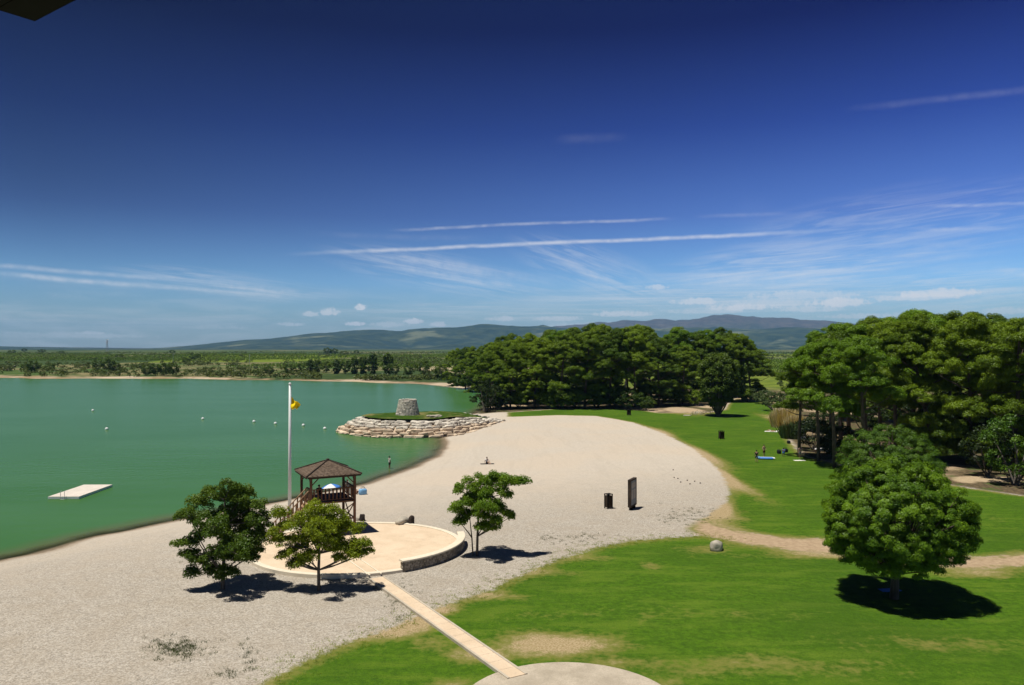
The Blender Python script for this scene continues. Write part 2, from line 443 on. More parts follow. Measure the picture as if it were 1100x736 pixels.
# the waterline wanders a little
d_lake = d_lake + (fbm(P[:, 0] / 7, P[:, 1] / 7, 2, 3) - 0.5) * 2.0 * (1 - sstep(np.hypot(P[:, 0], P[:, 1]), 250, 420)) + (fbm(P[:, 0] / 40, P[:, 1] / 40, 4, 3) - 0.5) * 20 * sstep(np.hypot(P[:, 0], P[:, 1]), 300, 420)
d_lawn = np.maximum(sdist(P, LAWN_A), sdist(P, LAWN_B))
d_path = sdist(P, PATH)
d_wood = sdist(P, WOODFLOOR)
dry = np.zeros(len(P))
for cx_, cy_, a_, b_, s_ in DRYW:
    dry = np.maximum(dry, s_ * np.exp(-(((P[:, 0] - cx_) / a_) ** 2 + ((P[:, 1] - cy_) / b_) ** 2)))
Z = heights(P, d_lake)
rad = np.hypot(P[:, 0], P[:, 1])

def ground_z(x, y):
    p = np.array([[x, y]]); d = sdist(p, LAKE); return float(heights(p, d)[0])

def ground_mat():
    m, nt, out = new_mat('ground_surface')
    pos = nt.pos()
    lawn = nt.attr('d_lawn'); path = nt.attr('d_path'); lake = nt.attr('d_lake'); woodf = nt.attr('d_wood'); dryv = nt.attr('dry'); r = nt.attr('rad')
    nA = nt.noise(pos, 0.45, 4, 0.6); nB = nt.noise(pos, 2.2, 4, 0.65); nC = nt.noise(pos, 9.0, 3, 0.65); nD = nt.noise(pos, 0.07, 3, 0.5)
    # --- pebbles and sand
    pv = nt.voro(pos, 15.0, out='Color'); sep = nt.node('ShaderNodeSeparateColor'); nt.l.new(pv, sep.inputs[0])
    peb = nt.mix(sep.outputs[0], (0.15, 0.135, 0.112, 1), (0.60, 0.55, 0.47, 1))
    peb = nt.mix(nt.m('MULTIPLY', sep.outputs[1], 0.35), peb, (0.36, 0.27, 0.17, 1))
    fine = nt.mix(nt.sm(nC, 0.3, 0.7), (0.255, 0.23, 0.185, 1), (0.49, 0.44, 0.365, 1))
    pv2 = nt.voro(pos, 6.5, out='Color'); sep2 = nt.node('ShaderNodeSeparateColor'); nt.l.new(pv2, sep2.inputs[0])
    peb = nt.mix(0.20, peb, nt.mix(sep2.outputs[0], (0.14, 0.125, 0.105, 1), (0.58, 0.53, 0.45, 1)))
    peb = nt.mix(0.80, fine, peb)
    peb = nt.mix(nt.sm(nA, 0.35, 0.75, 0.0, 0.35), peb, (0.30, 0.245, 0.175, 1))
    sand = nt.mix(nt.sm(nB, 0.3, 0.7), (0.47, 0.412, 0.335, 1), (0.55, 0.49, 0.405, 1))
    sand = nt.mix(nt.sm(nD, 0.40, 0.62, 0.0, 0.5), sand, (0.55, 0.455, 0.345, 1))
    trk = nt.noise(nt.mapping(pos, (0.55, 0.06, 1), (0, 0, R(-24))), 1.0, 4, 0.6, 1.2)     # trodden and raked bands along the beach
    sand = nt.mix(nt.sm(trk, 0.50, 0.66, 0.0, 0.16), sand, (0.37, 0.315, 0.245, 1))
    sand = nt.mix(nt.sm(nC, 0.58, 0.72, 0.0, 0.20), sand, (0.30, 0.25, 0.19, 1))
    sand = nt.mix(nt.m('MULTIPLY', sep.outputs[2], 0.22), sand, (0.28, 0.24, 0.20, 1))
    sepP = nt.node('ShaderNodeSeparateXYZ'); nt.l.new(pos, sepP.inputs[0])
    # the stones get rarer up the beach, away from the lookout
    gsel = nt.m('ADD', nt.m('ADD', sepP.outputs[1], nt.m('MULTIPLY', sepP.outputs[0], -0.55)), nt.m('MULTIPLY', nt.m('SUBTRACT', nA, 0.5), 26.0))
    beach = nt.mix(nt.sm(gsel, 66, 104), peb, sand)
    edge = nt.m('ADD', lake, nt.m('MULTIPLY', nt.m('SUBTRACT', nB, 0.5), 0.9))
    strand = nt.m('MULTIPLY', nt.sm(edge, -5.0, -3.2), nt.sm(nC, 0.42, 0.62, 0, 0.5))
    beach = nt.mix(strand, beach, (0.50, 0.42, 0.32, 1))
    wet = nt.sm(edge, -1.1, 0.1)
    beach = nt.mix(wet, beach, (0.26, 0.195, 0.13, 1))
    # --- bare soil
    soil = nt.mix(nt.sm(nB, 0.3, 0.7), (0.33, 0.235, 0.145, 1), (0.46, 0.345, 0.22, 1))
    soil = nt.mix(nt.m('MULTIPLY', sep.outputs[2], 0.3), soil, (0.22, 0.16, 0.10, 1))
    litter = nt.mix(nt.sm(nB, 0.35, 0.65), (0.060, 0.046, 0.026, 1), (0.15, 0.11, 0.06, 1))
    litter = nt.mix(nt.sm(nA, 0.50, 0.62), litter, (0.07, 0.095, 0.025, 1))
    litter = nt.mix(nt.sm(nD, 0.52, 0.64), litter, soil)
    # --- grass
    gst = nt.noise(nt.mapping(pos, (0.22, 0.75, 1), (0, 0, R(8))), 1.0, 4, 0.6)
    g = nt.mix(nt.sm(nB, 0.25, 0.75), (0.034, 0.088, 0.003, 1), (0.078, 0.164, 0.005, 1))
    g = nt.mix(nt.sm(gst, 0.46, 0.66, 0, 0.8), g, (0.105, 0.174, 0.012, 1))
    g = nt.mix(nt.sm(nD, 0.45, 0.68, 0, 0.6), g, (0.036, 0.090, 0.004, 1))
    g = nt.mix(nt.sm(nC, 0.48, 0.70, 0, 0.45), g, (0.018, 0.042, 0.002, 1))
    nE = nt.noise(pos, 26.0, 2, 0.6)
    g = nt.mix(nt.sm(nE, 0.45, 0.70, 0, 0.38), g, (0.014, 0.036, 0.002, 1))
    g = nt.mix(nt.sm(nE, 0.50, 0.30, 0, 0.35), g, (0.12, 0.17, 0.03, 1))
    tone = nt.m('ADD', dryv, nt.m('MULTIPLY', nt.m('SUBTRACT', nt.m('ADD', nt.m('MULTIPLY', nA, 0.5), nt.m('MULTIPLY', nB, 0.5)), 0.5), 1.5))
    rim = nt.sm(nt.m('ADD', lawn, nt.m('MULTIPLY', nt.m('SUBTRACT', nA, 0.5), 3.0)), 2.2, 0.2, 0, 0.45)
    tone = nt.m('ADD', tone, rim)
    g = nt.mix(nt.sm(tone, 0.17, 0.50, 0, 0.85), g, (0.165, 0.165, 0.035, 1))
    g = nt.mix(nt.sm(tone, 0.42, 0.90, 0, 0.95), g, nt.mix(nt.sm(nC, 0.35, 0.65), (0.26, 0.19, 0.09, 1), (0.44, 0.34, 0.20, 1)))
    # --- which zone
    nz = nt.m('ADD', nt.m('MULTIPLY', nt.m('SUBTRACT', nB, 0.5), 1.6), nt.m('MULTIPLY', nt.m('SUBTRACT', nA, 0.5), 1.6))
    nz = nt.m('ADD', nz, nt.m('MULTIPLY', nt.m('SUBTRACT', nC, 0.5), 0.8))
    c = nt.mix(nt.sm(nt.m('ADD', woodf, nz), -0.5, 0.9), beach, litter)
    pgrass = nt.mix(nt.sm(nA, .40, .60), soil, (0.17, 0.165, 0.045, 1))
    c = nt.mix(nt.sm(path, -1.0, 0.2), c, pgrass)
    c = nt.mix(nt.sm(nt.m('ADD', path, nz), 0.1, 0.9), c, soil)
    c = nt.mix(nt.sm(nt.m('ADD', lawn, nz), -0.25, 0.35), c, g)
    c = nt.mix(nt.m('MULTIPLY', nt.sm(woodf, 0.5, 2.0), nt.sm(dryv, 0.5, 0.8)), c, nt.mix(nt.sm(nB, 0.3, 0.7), (0.34, 0.25, 0.15, 1), (0.46, 0.36, 0.23, 1)))
    # --- far farmland
    fv = nt.mapping(pos, (0.0052, 0.0028, 0.0), (0, 0, R(12)))
    fcol = nt.voro(fv, 1.0, out='Color', rnd=0.9); fs = nt.node('ShaderNodeSeparateColor'); nt.l.new(fcol, fs.inputs[0])
    fn = nt.noise(pos, 0.02, 5, 0.65); fn2 = nt.noise(pos, 0.10, 4, 0.7)
    scrub = nt.mix(nt.sm(fn2, 0.38, 0.62), (0.050, 0.075, 0.018, 1), (0.23, 0.195, 0.095, 1))
    scrub = nt.mix(nt.sm(fn, 0.45, 0.6), scrub, (0.055, 0.100, 0.022, 1))
    vine = nt.mix(nt.sm(fn2, 0.35, 0.65), (0.085, 0.130, 0.010, 1), (0.160, 0.205, 0.020, 1))
    darkf = nt.mix(nt.sm(fn2, 0.35, 0.65), (0.022, 0.045, 0.012, 1), (0.055, 0.085, 0.022, 1))
    far = nt.mix(nt.sm(fs.outputs[0], 0.38, 0.42), vine, scrub)
    far = nt.mix(nt.sm(fs.outputs[1], 0.54, 0.58), far, darkf)
    far = nt.mix(nt.sm(fs.outputs[2], 0.80, 0.83), far, (0.34, 0.29, 0.17, 1))
    shoreband = nt.sm(nt.m('ADD', nt.m('ADD', lake, nt.m('MULTIPLY', nt.m('SUBTRACT', fn2, 0.5), 22.0)), nt.m('MULTIPLY', nt.m('SUBTRACT', fn, 0.5), 40.0)), -13, -2)
    far = nt.mix(shoreband, far, nt.mix(nt.sm(fn, .4, .6), (0.30, 0.20, 0.12, 1), (0.46, 0.37, 0.26, 1)))
    mt = nt.noise(pos, 0.0016, 5, 0.6); mt2 = nt.noise(pos, 0.006, 5, 0.65)
    mount = nt.mix(nt.sm(mt2, 0.4, 0.65), (0.010, 0.024, 0.012, 1), (0.040, 0.056, 0.022, 1))
    mount = nt.mix(nt.sm(mt, 0.55, 0.66, 0, 0.8), mount, (0.14, 0.15, 0.08, 1))
    mount = nt.mix(nt.sm(r, 12300, 13800), mount, nt.mix(nt.sm(mt2, 0.4, 0.65), (0.045, 0.034, 0.030, 1), (0.095, 0.072, 0.06, 1)))
    far = nt.mix(nt.sm(r, 1150, 1900, 0, .65), far, darkf)
    far = nt.mix(nt.sm(r, 3600, 5000), far, mount)
    isfar = nt.sm(nt.m('ADD', r, nt.m('MULTIPLY', nt.m('SUBTRACT', fn, 0.5), 60)), 300, 350)
    c = nt.mix(isfar, c, far)
    h = nt.m('ADD', nt.m('MULTIPLY', nC, 0.6), nt.m('MULTIPLY', sep.outputs[0], 0.5))
    h = nt.m('ADD', h, nt.m('MULTIPLY', nB, 1.2))
    rough = nt.m('MULTIPLY_ADD', wet, -0.45, 0.95)
    principled(nt, out, c, rough, 0.12, nt.bump(h, 0.55, 0.06))
    return m
M['ground'] = ground_mat()

cent = P[Q].mean(1)
def facemean(a): return a[Q].mean(1)
fl, fp, fk, fw, fr = map(facemean, (d_lawn, d_path, d_lake, d_wood, rad))
zone = np.zeros(len(Q), int)                                  # 0 beach
zone[fw > 0] = 1
zone[fp > 0] = 2
zone[fl > 0] = 3
zone[(fr > 330)] = 4
zone[(fr > 5200)] = 5
zone[fk > 0.5] = 6
for k, nm in enumerate(['beach', 'ground', 'dirt_path', 'lawn', 'terrain', 'hills', 'lake_bed']):
    q = Q[zone == k]
    idx, inv = np.unique(q, return_inverse=True)
    V = np.column_stack([P[idx], Z[idx]])
    me = np_mesh(nm, V, inv.reshape(-1, 4), None, [M['ground']], True)
    for an, av in (('d_lawn', d_lawn), ('d_path', d_path), ('d_lake', d_lake), ('d_wood', d_wood), ('dry', dry), ('rad', rad)):
        float_attr(me, an, av[idx])
    tag(link(nm, me), None, None, None, 'structure')

# ------------------------------------------------------------------ water
def water_mat():
    m, nt, out = new_mat('turbid_green_water')
    pos = nt.pos(); dep = nt.attr('d_lake')
    n1 = nt.noise(nt.mapping(pos, (1.0, 0.6, 1), (0, 0, R(20))), 1.3, 3, 0.6)
    n2 = nt.noise(nt.mapping(pos, (0.25, 1.0, 1)), 0.05, 4, 0.6)
    n3 = nt.noise(nt.mapping(pos, (0.5, 1.0, 1), (0, 0, R(-15))), 0.35, 3, 0.6)
    c = nt.mix(nt.sm(n2, 0.35, 0.65), (0.043, 0.125, 0.030, 1), (0.052, 0.139, 0.042, 1))
    c = nt.mix(nt.sm(dep, 0.5, 5.0, 0.8, 0.0), c, (0.100, 0.095, 0.042, 1))
    p = nt.node('ShaderNodeBsdfPrincipled')
    nt.put(p.inputs['Base Color'], c); p.inputs['Roughness'].default_value = 0.22
    p.inputs['IOR'].default_value = 1.33; p.inputs['Specular IOR Level'].default_value = 0.03
    h = nt.m('ADD', nt.m('MULTIPLY', n1, 0.5), nt.m('MULTIPLY', n3, 1.0))
    nt.l.new(nt.bump(h, 0.35, 0.12), p.inputs['Normal'])
    tr = nt.node('ShaderNodeBsdfTransparent')
    mx = nt.node('ShaderNodeMixShader')
    nt.put(mx.inputs[0], nt.sm(nt.m('ADD', dep, nt.m('MULTIPLY', nt.m('SUBTRACT', n3, 0.5), 1.5)), -0.3, 2.4, 0.12, 1.0))
    nt.l.new(tr.outputs[0], mx.inputs[1]); nt.l.new(p.outputs[0], mx.inputs[2]); nt.l.new(mx.outputs[0], out.inputs[0])
    return m
q = Q[fk > -1.2]
idx, inv = np.unique(q, return_inverse=True)
me = np_mesh('water', np.column_stack([P[idx], np.full(len(idx), WZ)]), inv.reshape(-1, 4), None, [water_mat()], True)
float_attr(me, 'd_lake', d_lake[idx])
tag(link('water', me), None, None, None, 'structure')

# ------------------------------------------------------------------ leaf clouds
def unit(n):
    v = rng.normal(size=(n, 3)); return v / np.linalg.norm(v, axis=1, keepdims=True)

def leaves(C, Rr, per, L, W, up=0.35, out=0.6, flat=1.0, ctone=None, core=None):
    """leaf blades filling clumps: C (n,3) centres, Rr (n,) radii, per leaves a clump"""
    C = np.asarray(C, float); Rr = np.asarray(Rr, float)
    n = len(C); ct = rng.random(n) if ctone is None else np.asarray(ctone)
    cnt = np.maximum(8, (per * (Rr / Rr.mean()) ** 2)).astype(int)
    ci = np.repeat(np.arange(n), cnt); N = len(ci)
    d = unit(N); d[:, 2] = np.where(d[:, 2] < -0.3, -d[:, 2] * 0.4, d[:, 2])
    rr = Rr[ci] * (0.45 + 0.58 * np.sqrt(rng.random(N)))
    p = C[ci] + d * rr[:, None] * np.array([1, 1, flat])
    if core is not None:
        o_ = p - np.asarray(core); d = d * .75 + o_ / (np.linalg.norm(o_, axis=1, keepdims=True) + 1e-9) * .75
    nrm = d * out + unit(N) * 0.62 + np.array([0, 0, up]); nrm /= np.linalg.norm(nrm, axis=1, keepdims=True)
    ax = np.cross(nrm, unit(N)); ax /= np.linalg.norm(ax, axis=1, keepdims=True) + 1e-9
    s = np.cross(ax, nrm)
    l = L * (0.6 + 0.8 * rng.random(N))[:, None] / 2; w = W * (0.6 + 0.8 * rng.random(N))[:, None] / 2
    V = np.stack([p - ax * l, p + s * w, p + ax * l, p - s * w], 1).reshape(-1, 3)
    Fq = np.arange(N * 4).reshape(-1, 4)
    t = np.clip(0.6 * ct[ci] + 0.4 * rng.random(N), 0, 1)
    return V, Fq, np.repeat(t, 4)

def join(parts):
    V = []; Fq = []; T = []; b = 0
    for v, f, t in parts:
        V.append(v); Fq.append(f + b); T.append(t); b += len(v)
    return np.concatenate(V), np.concatenate(Fq), np.concatenate(T)

def clumps_on(center, rad, n, cr, lo=-0.25, flat=1.0):
    """clump centres over the upper skin of an ellipsoid lobe"""
    d = unit(n * 3); d = d[d[:, 2] > lo][:n]
    k = 0.70 + 0.3 * rng.random(len(d))
    return np.asarray(center) + d * np.asarray(rad) * k[:, None], cr * (0.7 + 0.6 * rng.random(len(d)))

def limb_mesh(mb, a, b, r0, r1, bend=0.15, n=6):
    a = Vector(a); b = Vector(b); L = (b - a).length
    o = Vector((random.uniform(-1, 1), random.uniform(-1, 1), random.uniform(-0.9, 0.1))) * L * bend
    pts = [a, a.lerp(b, 0.35) + o * 0.8, a.lerp(b, 0.7) + o * 0.6, b]
    mb.tube(pts, [r0, r0 * 0.72 + r1 * 0.28, r0 * 0.4 + r1 * 0.6, r1], n)

def forest_pine(h, crown_r, clear, seed, lobes=11, low=False):
    """tall pine with a bare lower trunk and cushion-like foliage lobes; returns trunk mesh object, crown mesh"""
    random.seed(seed)
    root = bpy.data.objects.new('pine_tree', None); COL.objects.link(root)
    mb = MB()
    lean = Vector((random.uniform(-1, 1), random.uniform(-1, 1), 0)) * 0.09 * h
    tp = [Vector((0, 0, -0.3)), Vector((lean.x * .15, lean.y * .1, h * .25)), Vector((lean.x * .55, lean.y * .5, h * .5)), Vector((lean.x * .9, lean.y, h * .75)), Vector((lean.x * 1.1, lean.y * 1.1, h * .92))]
    mb.tube(tp, [.34, .29, .23, .15, .05], 10)
    def trunk_at(z):
        for a, b in zip(tp, tp[1:]):
            if a.z <= z <= b.z: return a.lerp(b, (z - a.z) / (b.z - a.z))
        return tp[-1]
    C = []; Rr = []; T = []
    for i in range(lobes):
        f = (i + 0.5) / lobes
        z = clear + (h - clear - 1.2) * f ** 0.75
        shape = (0.72 + 0.28 * math.sin(math.pi * min(1, f * 1.15 + .18))) * (1 - max(0, f - .62) * 1.5)
        a = i * 2.4 + random.uniform(-.5, .5)
        rad_ = crown_r * shape * random.uniform(.45, .85) * (0.2 if i >= lobes - 1 else 1)
        t = trunk_at(min(z, h * .92))
        c = Vector((t.x + rad_ * math.cos(a), t.y + rad_ * math.sin(a), z + random.uniform(-.4, .4)))
        lr = crown_r * random.uniform(.36, .50)
        cc, rr = clumps_on(c, (lr, lr, lr * .62), int(17 * (lr / 2.6) ** 1.5) + 5, 0.82)
        C.append(cc); Rr.append(rr); T.append(np.clip(0.25 + 0.5 * rng.random() + 0.3 * (rng.random(len(cc)) - .5), 0, 1))
        s = trunk_at(max(clear * .7, z - rad_ * .55))
        limb_mesh(mb, s, c - Vector((0, 0, lr * .25)), .12, .03, .1)
        for k in range(3):
            e = cc[random.randrange(len(cc))]
            limb_mesh(mb, c - Vector((0, 0, lr * .25)), e, .035, .012, .1, 4)
    if low:
        for k in range(11):
            a = random.uniform(0, 6.28); rr_ = crown_r * random.uniform(.3, .75); z = random.uniform(1.0, max(clear, 4.5))
            cc, rr = clumps_on((rr_ * math.cos(a), rr_ * math.sin(a), z), (2.2, 2.2, 1.5), 12, .8)
            C.append(cc); Rr.append(rr); T.append(rng.random(len(cc)) * .5)
    C = np.concatenate(C); Rr = np.concatenate(Rr); T = np.concatenate(T)
    V, Fq, t = leaves(C, Rr, 300, .36, .085, up=.22, out=1.0, flat=.8, ctone=T)
    mb.build('trunk', M['bark'], root, smooth=True)
    link('crown', np_mesh('pine_crown', V, Fq, t, [M['pine_bright'] if seed in (14, 12) else M['pine']]), root)
    return root

PROTO = [forest_pine(20, 6.3, 6.5, 11), forest_pine(20, 5.6, 8.0, 12, 10), forest_pine(20, 6.8, 5.0, 13, 13, True), forest_pine(20, 5.8, 7.2, 14, 11), forest_pine(20, 6.5, 3.5, 15, 13, True), forest_pine(20, 5.0, 9.0, 16, 9)]
used = [False] * len(PROTO)
def place_pine(k, x, d, h, label, group, rz=None, wid=1.0):
    p = PROTO[k]
    if not used[k]: o = p; used[k] = True
    else: o = copy_tree(p)
    X = (x - CX) / F * d
    o.location = (X, d, ground_z(X, d) - 0.05)
    o.rotation_euler = (0, 0, random.uniform(0, 6.28) if rz is None else rz)
    s = h / 20.0
    o.scale = (s * wid, s * wid, s)
    return tag(o, label, 'pine tree', group)

ORD = 'first second third fourth fifth sixth seventh eighth ninth tenth eleventh twelfth thirteenth fourteenth fifteenth sixteenth seventeenth eighteenth nineteenth twentieth'.split()
random.seed(99)
# the wood behind the beach: rows given as (photo x, distance, height)
G1 = 'pines of the wood behind the beach'
rows = {
 'front': [(527, 214, 14.5), (548, 211, 17), (574, 213, 18.5), (602, 212, 19), (628, 213, 20), (655, 214, 20.5), (682, 216, 20), (708, 221, 18.5), (733, 226, 16)],
 'second': [(540, 232, 17.5), (566, 230, 19.5), (594, 232, 21), (620, 230, 21.5), (648, 233, 22), (674, 232, 21.5), (700, 236, 22), (728, 238, 21.5), (756, 240, 20), (786, 238, 20), (806, 243, 17)],
 'third': [(528, 262, 18), (556, 258, 20), (585, 256, 21.5), (615, 258, 22.5), (645, 255, 23), (690, 258, 23), (722, 260, 22.5), (752, 262, 22), (776, 262, 22), (800, 265, 20)],
 'lakeside': [(489, 345, 15.5), (500, 322, 17), (512, 300, 17.5), (524, 284, 18), (538, 300, 20)],
}
RL = {'front': '{} pine from the lake along the front edge of the wood behind the beach',
      'second': '{} pine from the lake in the second row of the wood behind the beach',
      'third': '{} pine from the lake among the rear crowns of the wood behind the beach',
      'lakeside': '{} pine of the lakeside end of the wood, counted from the pale shore'}
seq = [2, 0, 4, 3, 2, 1, 4, 0, 3, 2, 4, 1]
n_ = 0
for rn, lst in rows.items():
    for i, (x, d, h) in enumerate(lst):
        k = seq[n_ % len(seq)]; n_ += 1
        if rn == 'lakeside': k = 4 if i % 2 else 2
        if rn == 'front': k = (2, 4, 4, 2, 4, 2, 0, 4, 2)[i]
        if rn == 'second': k = (4, 2, 3, 4, 2, 0, 4, 1, 2, 4, 2)[i]
        place_pine(k, x, d, h, RL[rn].format(ORD[i]), G1, wid=random.uniform(.95, 1.15))
G2 = 'pines of the wood beside the lawn'
rows2 = {
 'front': [(858, 117, 14.5, 5), (879, 113, 16.5, 1), (896, 107, 17, 1), (928, 105, 17.5, 3), (892, 128, 18, 1), (903, 124, 19, 5), (930, 121, 19.5, 3), (962, 117, 19.5, 0), (1000, 114, 20.5, 4), (1043, 111, 20, 2), (1090, 106, 19.5, 4), (1145, 104, 19, 2)],
 'second': [(885, 152, 18.5, 1), (912, 146, 20.5, 3), (945, 142, 21, 0), (980, 138, 22.5, 3), (1018, 136, 21.5, 2), (1058, 132, 21.5, 0), (1100, 128, 20.5, 4), (1160, 126, 20, 2)],
 'third': [(905, 178, 21, 0), (948, 172, 22, 2), (990, 168, 23.5, 0), (1035, 164, 22, 4), (1080, 158, 22, 3), (1130, 154, 22, 2)],
}
RL2 = {'front': '{} pine along the lawn edge of the wood, counted from the picnic spot',
       'second': '{} second row pine of the wood beside the lawn, counted from the picnic spot',
       'third': '{} rear row pine of the wood beside the lawn, counted from the picnic spot'}
for rn, lst in rows2.items():
    for i, (x, d, h, k) in enumerate(lst):
        place_pine(k, x, d, h, RL2[rn].format(ORD[i]), G2, wid=random.uniform(.95, 1.12))

# ------------------------------------------------------------------ broadleaf trees, bushes
def lobe_tree(name, label, cat, loc, lobes, trunk, mat, bark, leaf=(.2, .1), per=85, cr=.42, nper=9, group=None, flat=.8):
    """lobes: (x, y, z, r); trunk: list of point lists with radii"""
    root = thing(name, label, cat, loc, 0, group)
    mb = MB()
    for pts, rad_ in trunk: mb.tube(pts, rad_, 9)
    top = Vector(trunk[0][0][-1]); base = [Vector(p) for t in trunk for p in t[0][1:]]
    C = []; Rr = []; T = []
    for (x, y, z, r) in lobes:
        c = Vector((x, y, z))
        r *= 0.92; cc, rr = clumps_on(c, (r, r, r * flat), max(5, int(nper * 1.5 * (r / .9) ** 1.6)), cr, -0.6)
        C.append(cc); Rr.append(rr); T.append(np.clip(.2 + .6 * rng.random() + .35 * (rng.random(len(cc)) - .5), 0, 1))
        s = min(base, key=lambda p: (p - c).length + (2.0 if p.z > z - .2 else 0))
        limb_mesh(mb, s, c, .055, .018, .08, 5)
        for e in cc[:4]: limb_mesh(mb, c, e, .02, .007, .08, 4)
    V, Fq, t = leaves(np.concatenate(C), np.concatenate(Rr), per, leaf[0], leaf[1], up=.3, out=.5, ctone=np.concatenate(T))
    mb.build('trunk', bark, root, smooth=True)
    link('crown', np_mesh(name + '_crown', V, Fq, t, [mat]), root)
    return root

def from_photo(lst, bx, by, s):
    return [((x - bx) * s, random.uniform(-1, 1) * r * s * .9 if dy is None else dy, (by - y) * s, r * s) for x, y, r, dy in [(q + (None,))[:4] for q in lst]]

random.seed(5)
b = gp(240, 632)
s = b[1] / F
LA = [(245, 527, 12), (228, 533, 13), (258, 535, 13), (212, 545, 12), (270, 546, 12), (240, 548, 17), (205, 552, 9), (222, 562, 15), (252, 562, 17), (277, 558, 13), (284, 566, 8), (198, 580, 9), (212, 578, 11), (240, 580, 16),
      (265, 580, 16), (280, 578, 10), (205, 596, 9), (216, 603, 9), (232, 600, 14), (255, 600, 15), (270, 597, 11), (210, 614, 7), (228, 616, 9), (246, 616, 11), (240, 540, 14, 1.8), (240, 560, 18, -1.9), (225, 585, 15, 1.9), (262, 585, 15, -1.9), (250, 570, 18, 2.2)]
lobe_tree('broadleaf_tree', 'dark green bushy tree with low branches on the gravel, nearest the water', 'tree', (b[0], b[1], 0.0), from_photo(LA, 240, 632, s),
          [([(0, 0, -.2), (.03, 0, 1.2), (.1, .05, 2.6), (.05, 0, 4.2), (.1, 0, 5.9)], [.15, .13, .10, .07, .03]), ([(.02, 0, .9), (-.7, -.2, 2.0), (-1.4, -.2, 3.2)], [.07, .05, .03])],
          M['leaf_dark'], M['bark_grey'], (.145, .07), 230, .40, 10, 'young trees around the round terrace')
b = gp(343, 633); s = b[1] / F
LB = [(342, 546, 9), (330, 553, 11), (354, 552, 11), (320, 562, 10), (343, 562, 14), (366, 560, 11), (300, 554, 7), (309, 566, 8), (330, 574, 14), (356, 574, 14), (378, 570, 11), (303, 582, 7), (316, 582, 9), (345, 586, 12), (368, 586, 12), (385, 583, 9),
      (312, 596, 7), (322, 602, 7), (304, 596, 5), (334, 594, 8), (378, 594, 7), (391, 586, 5), (318, 590, 9), (332, 584, 10, .8), (358, 588, 10), (327, 597, 8), (366, 600, 6), (298, 572, 6), (394, 594, 5), (318, 606, 6), (343, 570, 14, 1.9), (350, 565, 14, -1.9), (325, 568, 11, 2.), (362, 572, 12, 2.0), (384, 595, 5)]
lobe_tree('broadleaf_tree', 'yellow green young tree on a single bare stem in front of the gazebo', 'tree', (b[0], b[1], 0), from_photo(LB, 343, 633, s),
          [([(0, 0, -.2), (-.02, 0, 1.3), (.02, 0, 2.4), (0, 0, 3.6), (0, 0, 5.0)], [.12, .10, .085, .06, .025])],
          M['leaf_light'], M['bark_grey'], (.145, .066), 185, .40, 9, 'young trees around the round terrace')
b = gp(512.5, 597); s = b[1] / F
LC = [(495, 527, 7), (507, 521, 9), (520, 518, 11), (535, 517, 10), (547, 518, 8), (556, 517, 5), (563, 518, 5), (497, 540, 8), (510, 537, 11), (526, 534, 12), (541, 530, 9), (490, 547, 6), (502, 553, 8), (517, 552, 11), (532, 549, 9), (543, 553, 7), (494, 560, 5),
      (520, 564, 8), (530, 566, 6), (548, 556, 4), (518, 535, 11, 1.7), (522, 540, 11, -1.7), (512, 548, 9, 1.6), (533, 558, 6, -1.2)]
lobe_tree('broadleaf_tree', 'small lopsided tree with two thin stems past the low terrace wall', 'tree', (b[0], b[1], 0), from_photo(LC, 512.5, 597, s),
          [([(0, 0, -.2), (.03, 0, 1.5), (.1, 0, 3.0), (.4, 0, 4.4), (.9, 0, 5.4)], [.11, .095, .075, .05, .025]), ([(-.3, .05, -.2), (-.4, .05, 1.4), (-.55, .05, 2.8)], [.06, .05, .03])],
          M['leaf_mid'], M['bark_grey'], (.15, .07), 240, .42, 11, 'young trees around the round terrace')

# two domed stone pines on the lawn
def domed_pine(label, loc, rx, zb, zt, seed, lean=0.0, per=330):
    random.seed(seed)
    root = thing('pine_tree', label, 'pine tree', loc, 0, 'round pines on the lawn')
    mb = MB()
    mb.tube([(0, 0, -.2), (.05, 0, 1.0), (.15 + lean * .3, .1, 2.2), (.1 + lean * .6, .1, 4.0), (lean, 0, zt - 2.0)], [.30, .25, .20, .13, .05], 10)
    H = zt - zb; cz = zb + H * .38
    C = []; Rr = []
    n = 780
    d = unit(n)
    for v in d:
        rz = H * .62 if v[2] > 0 else H * .40
        k = random.uniform(.82, 1.02)
        p = np.array([v[0] * rx * k + lean * .5, v[1] * rx * k, cz + v[2] * rz * k + random.uniform(-.1, .1)])
        if v[2] < -.75 and random.random() < .5: continue
        lump = 1 + .05 * math.sin(3.1 * v[0] * 2 + 1.3 * seed) + .05 * math.sin(5 * v[1] + 4 * v[2] + seed)
        p[:2] *= lump
        C.append(p); Rr.append(random.uniform(.26, .46))
    for k in range(70):
        v = unit(1)[0]; C.append(np.array([v[0] * rx * .6, v[1] * rx * .6, cz + v[2] * H * .3])); Rr.append(.7)
    T = rng.random(len(C))
    V, Fq, t = leaves(C, Rr, per, .17, .045, up=.0, out=1.0, flat=.9, ctone=T, core=(lean * .4, 0, cz - .6))
    for i in range(0, len(C), 9):
        limb_mesh(mb, (random.uniform(-.1, .1) + lean * .3, 0, random.uniform(1.6, 3.5)), C[i], .06, .014, .06, 5)
    mb.build('trunk', M['bark'], root, smooth=True)
    link('crown', np_mesh('domed_crown', V, Fq, t, [M['pine_bright'] if seed == 3 else M['pine_deep']]), root)
    return root
domed_pine('round bright green pine with low skirts standing over its own dark shadow on the lawn', (24.5, 51.2, 0), 4.5, 1.65, 8.9, 3)
domed_pine('round green pine half hidden just behind the front round pine', (36.2, 76.5, 0), 4.8, 1.2, 8.5, 4, per=210)
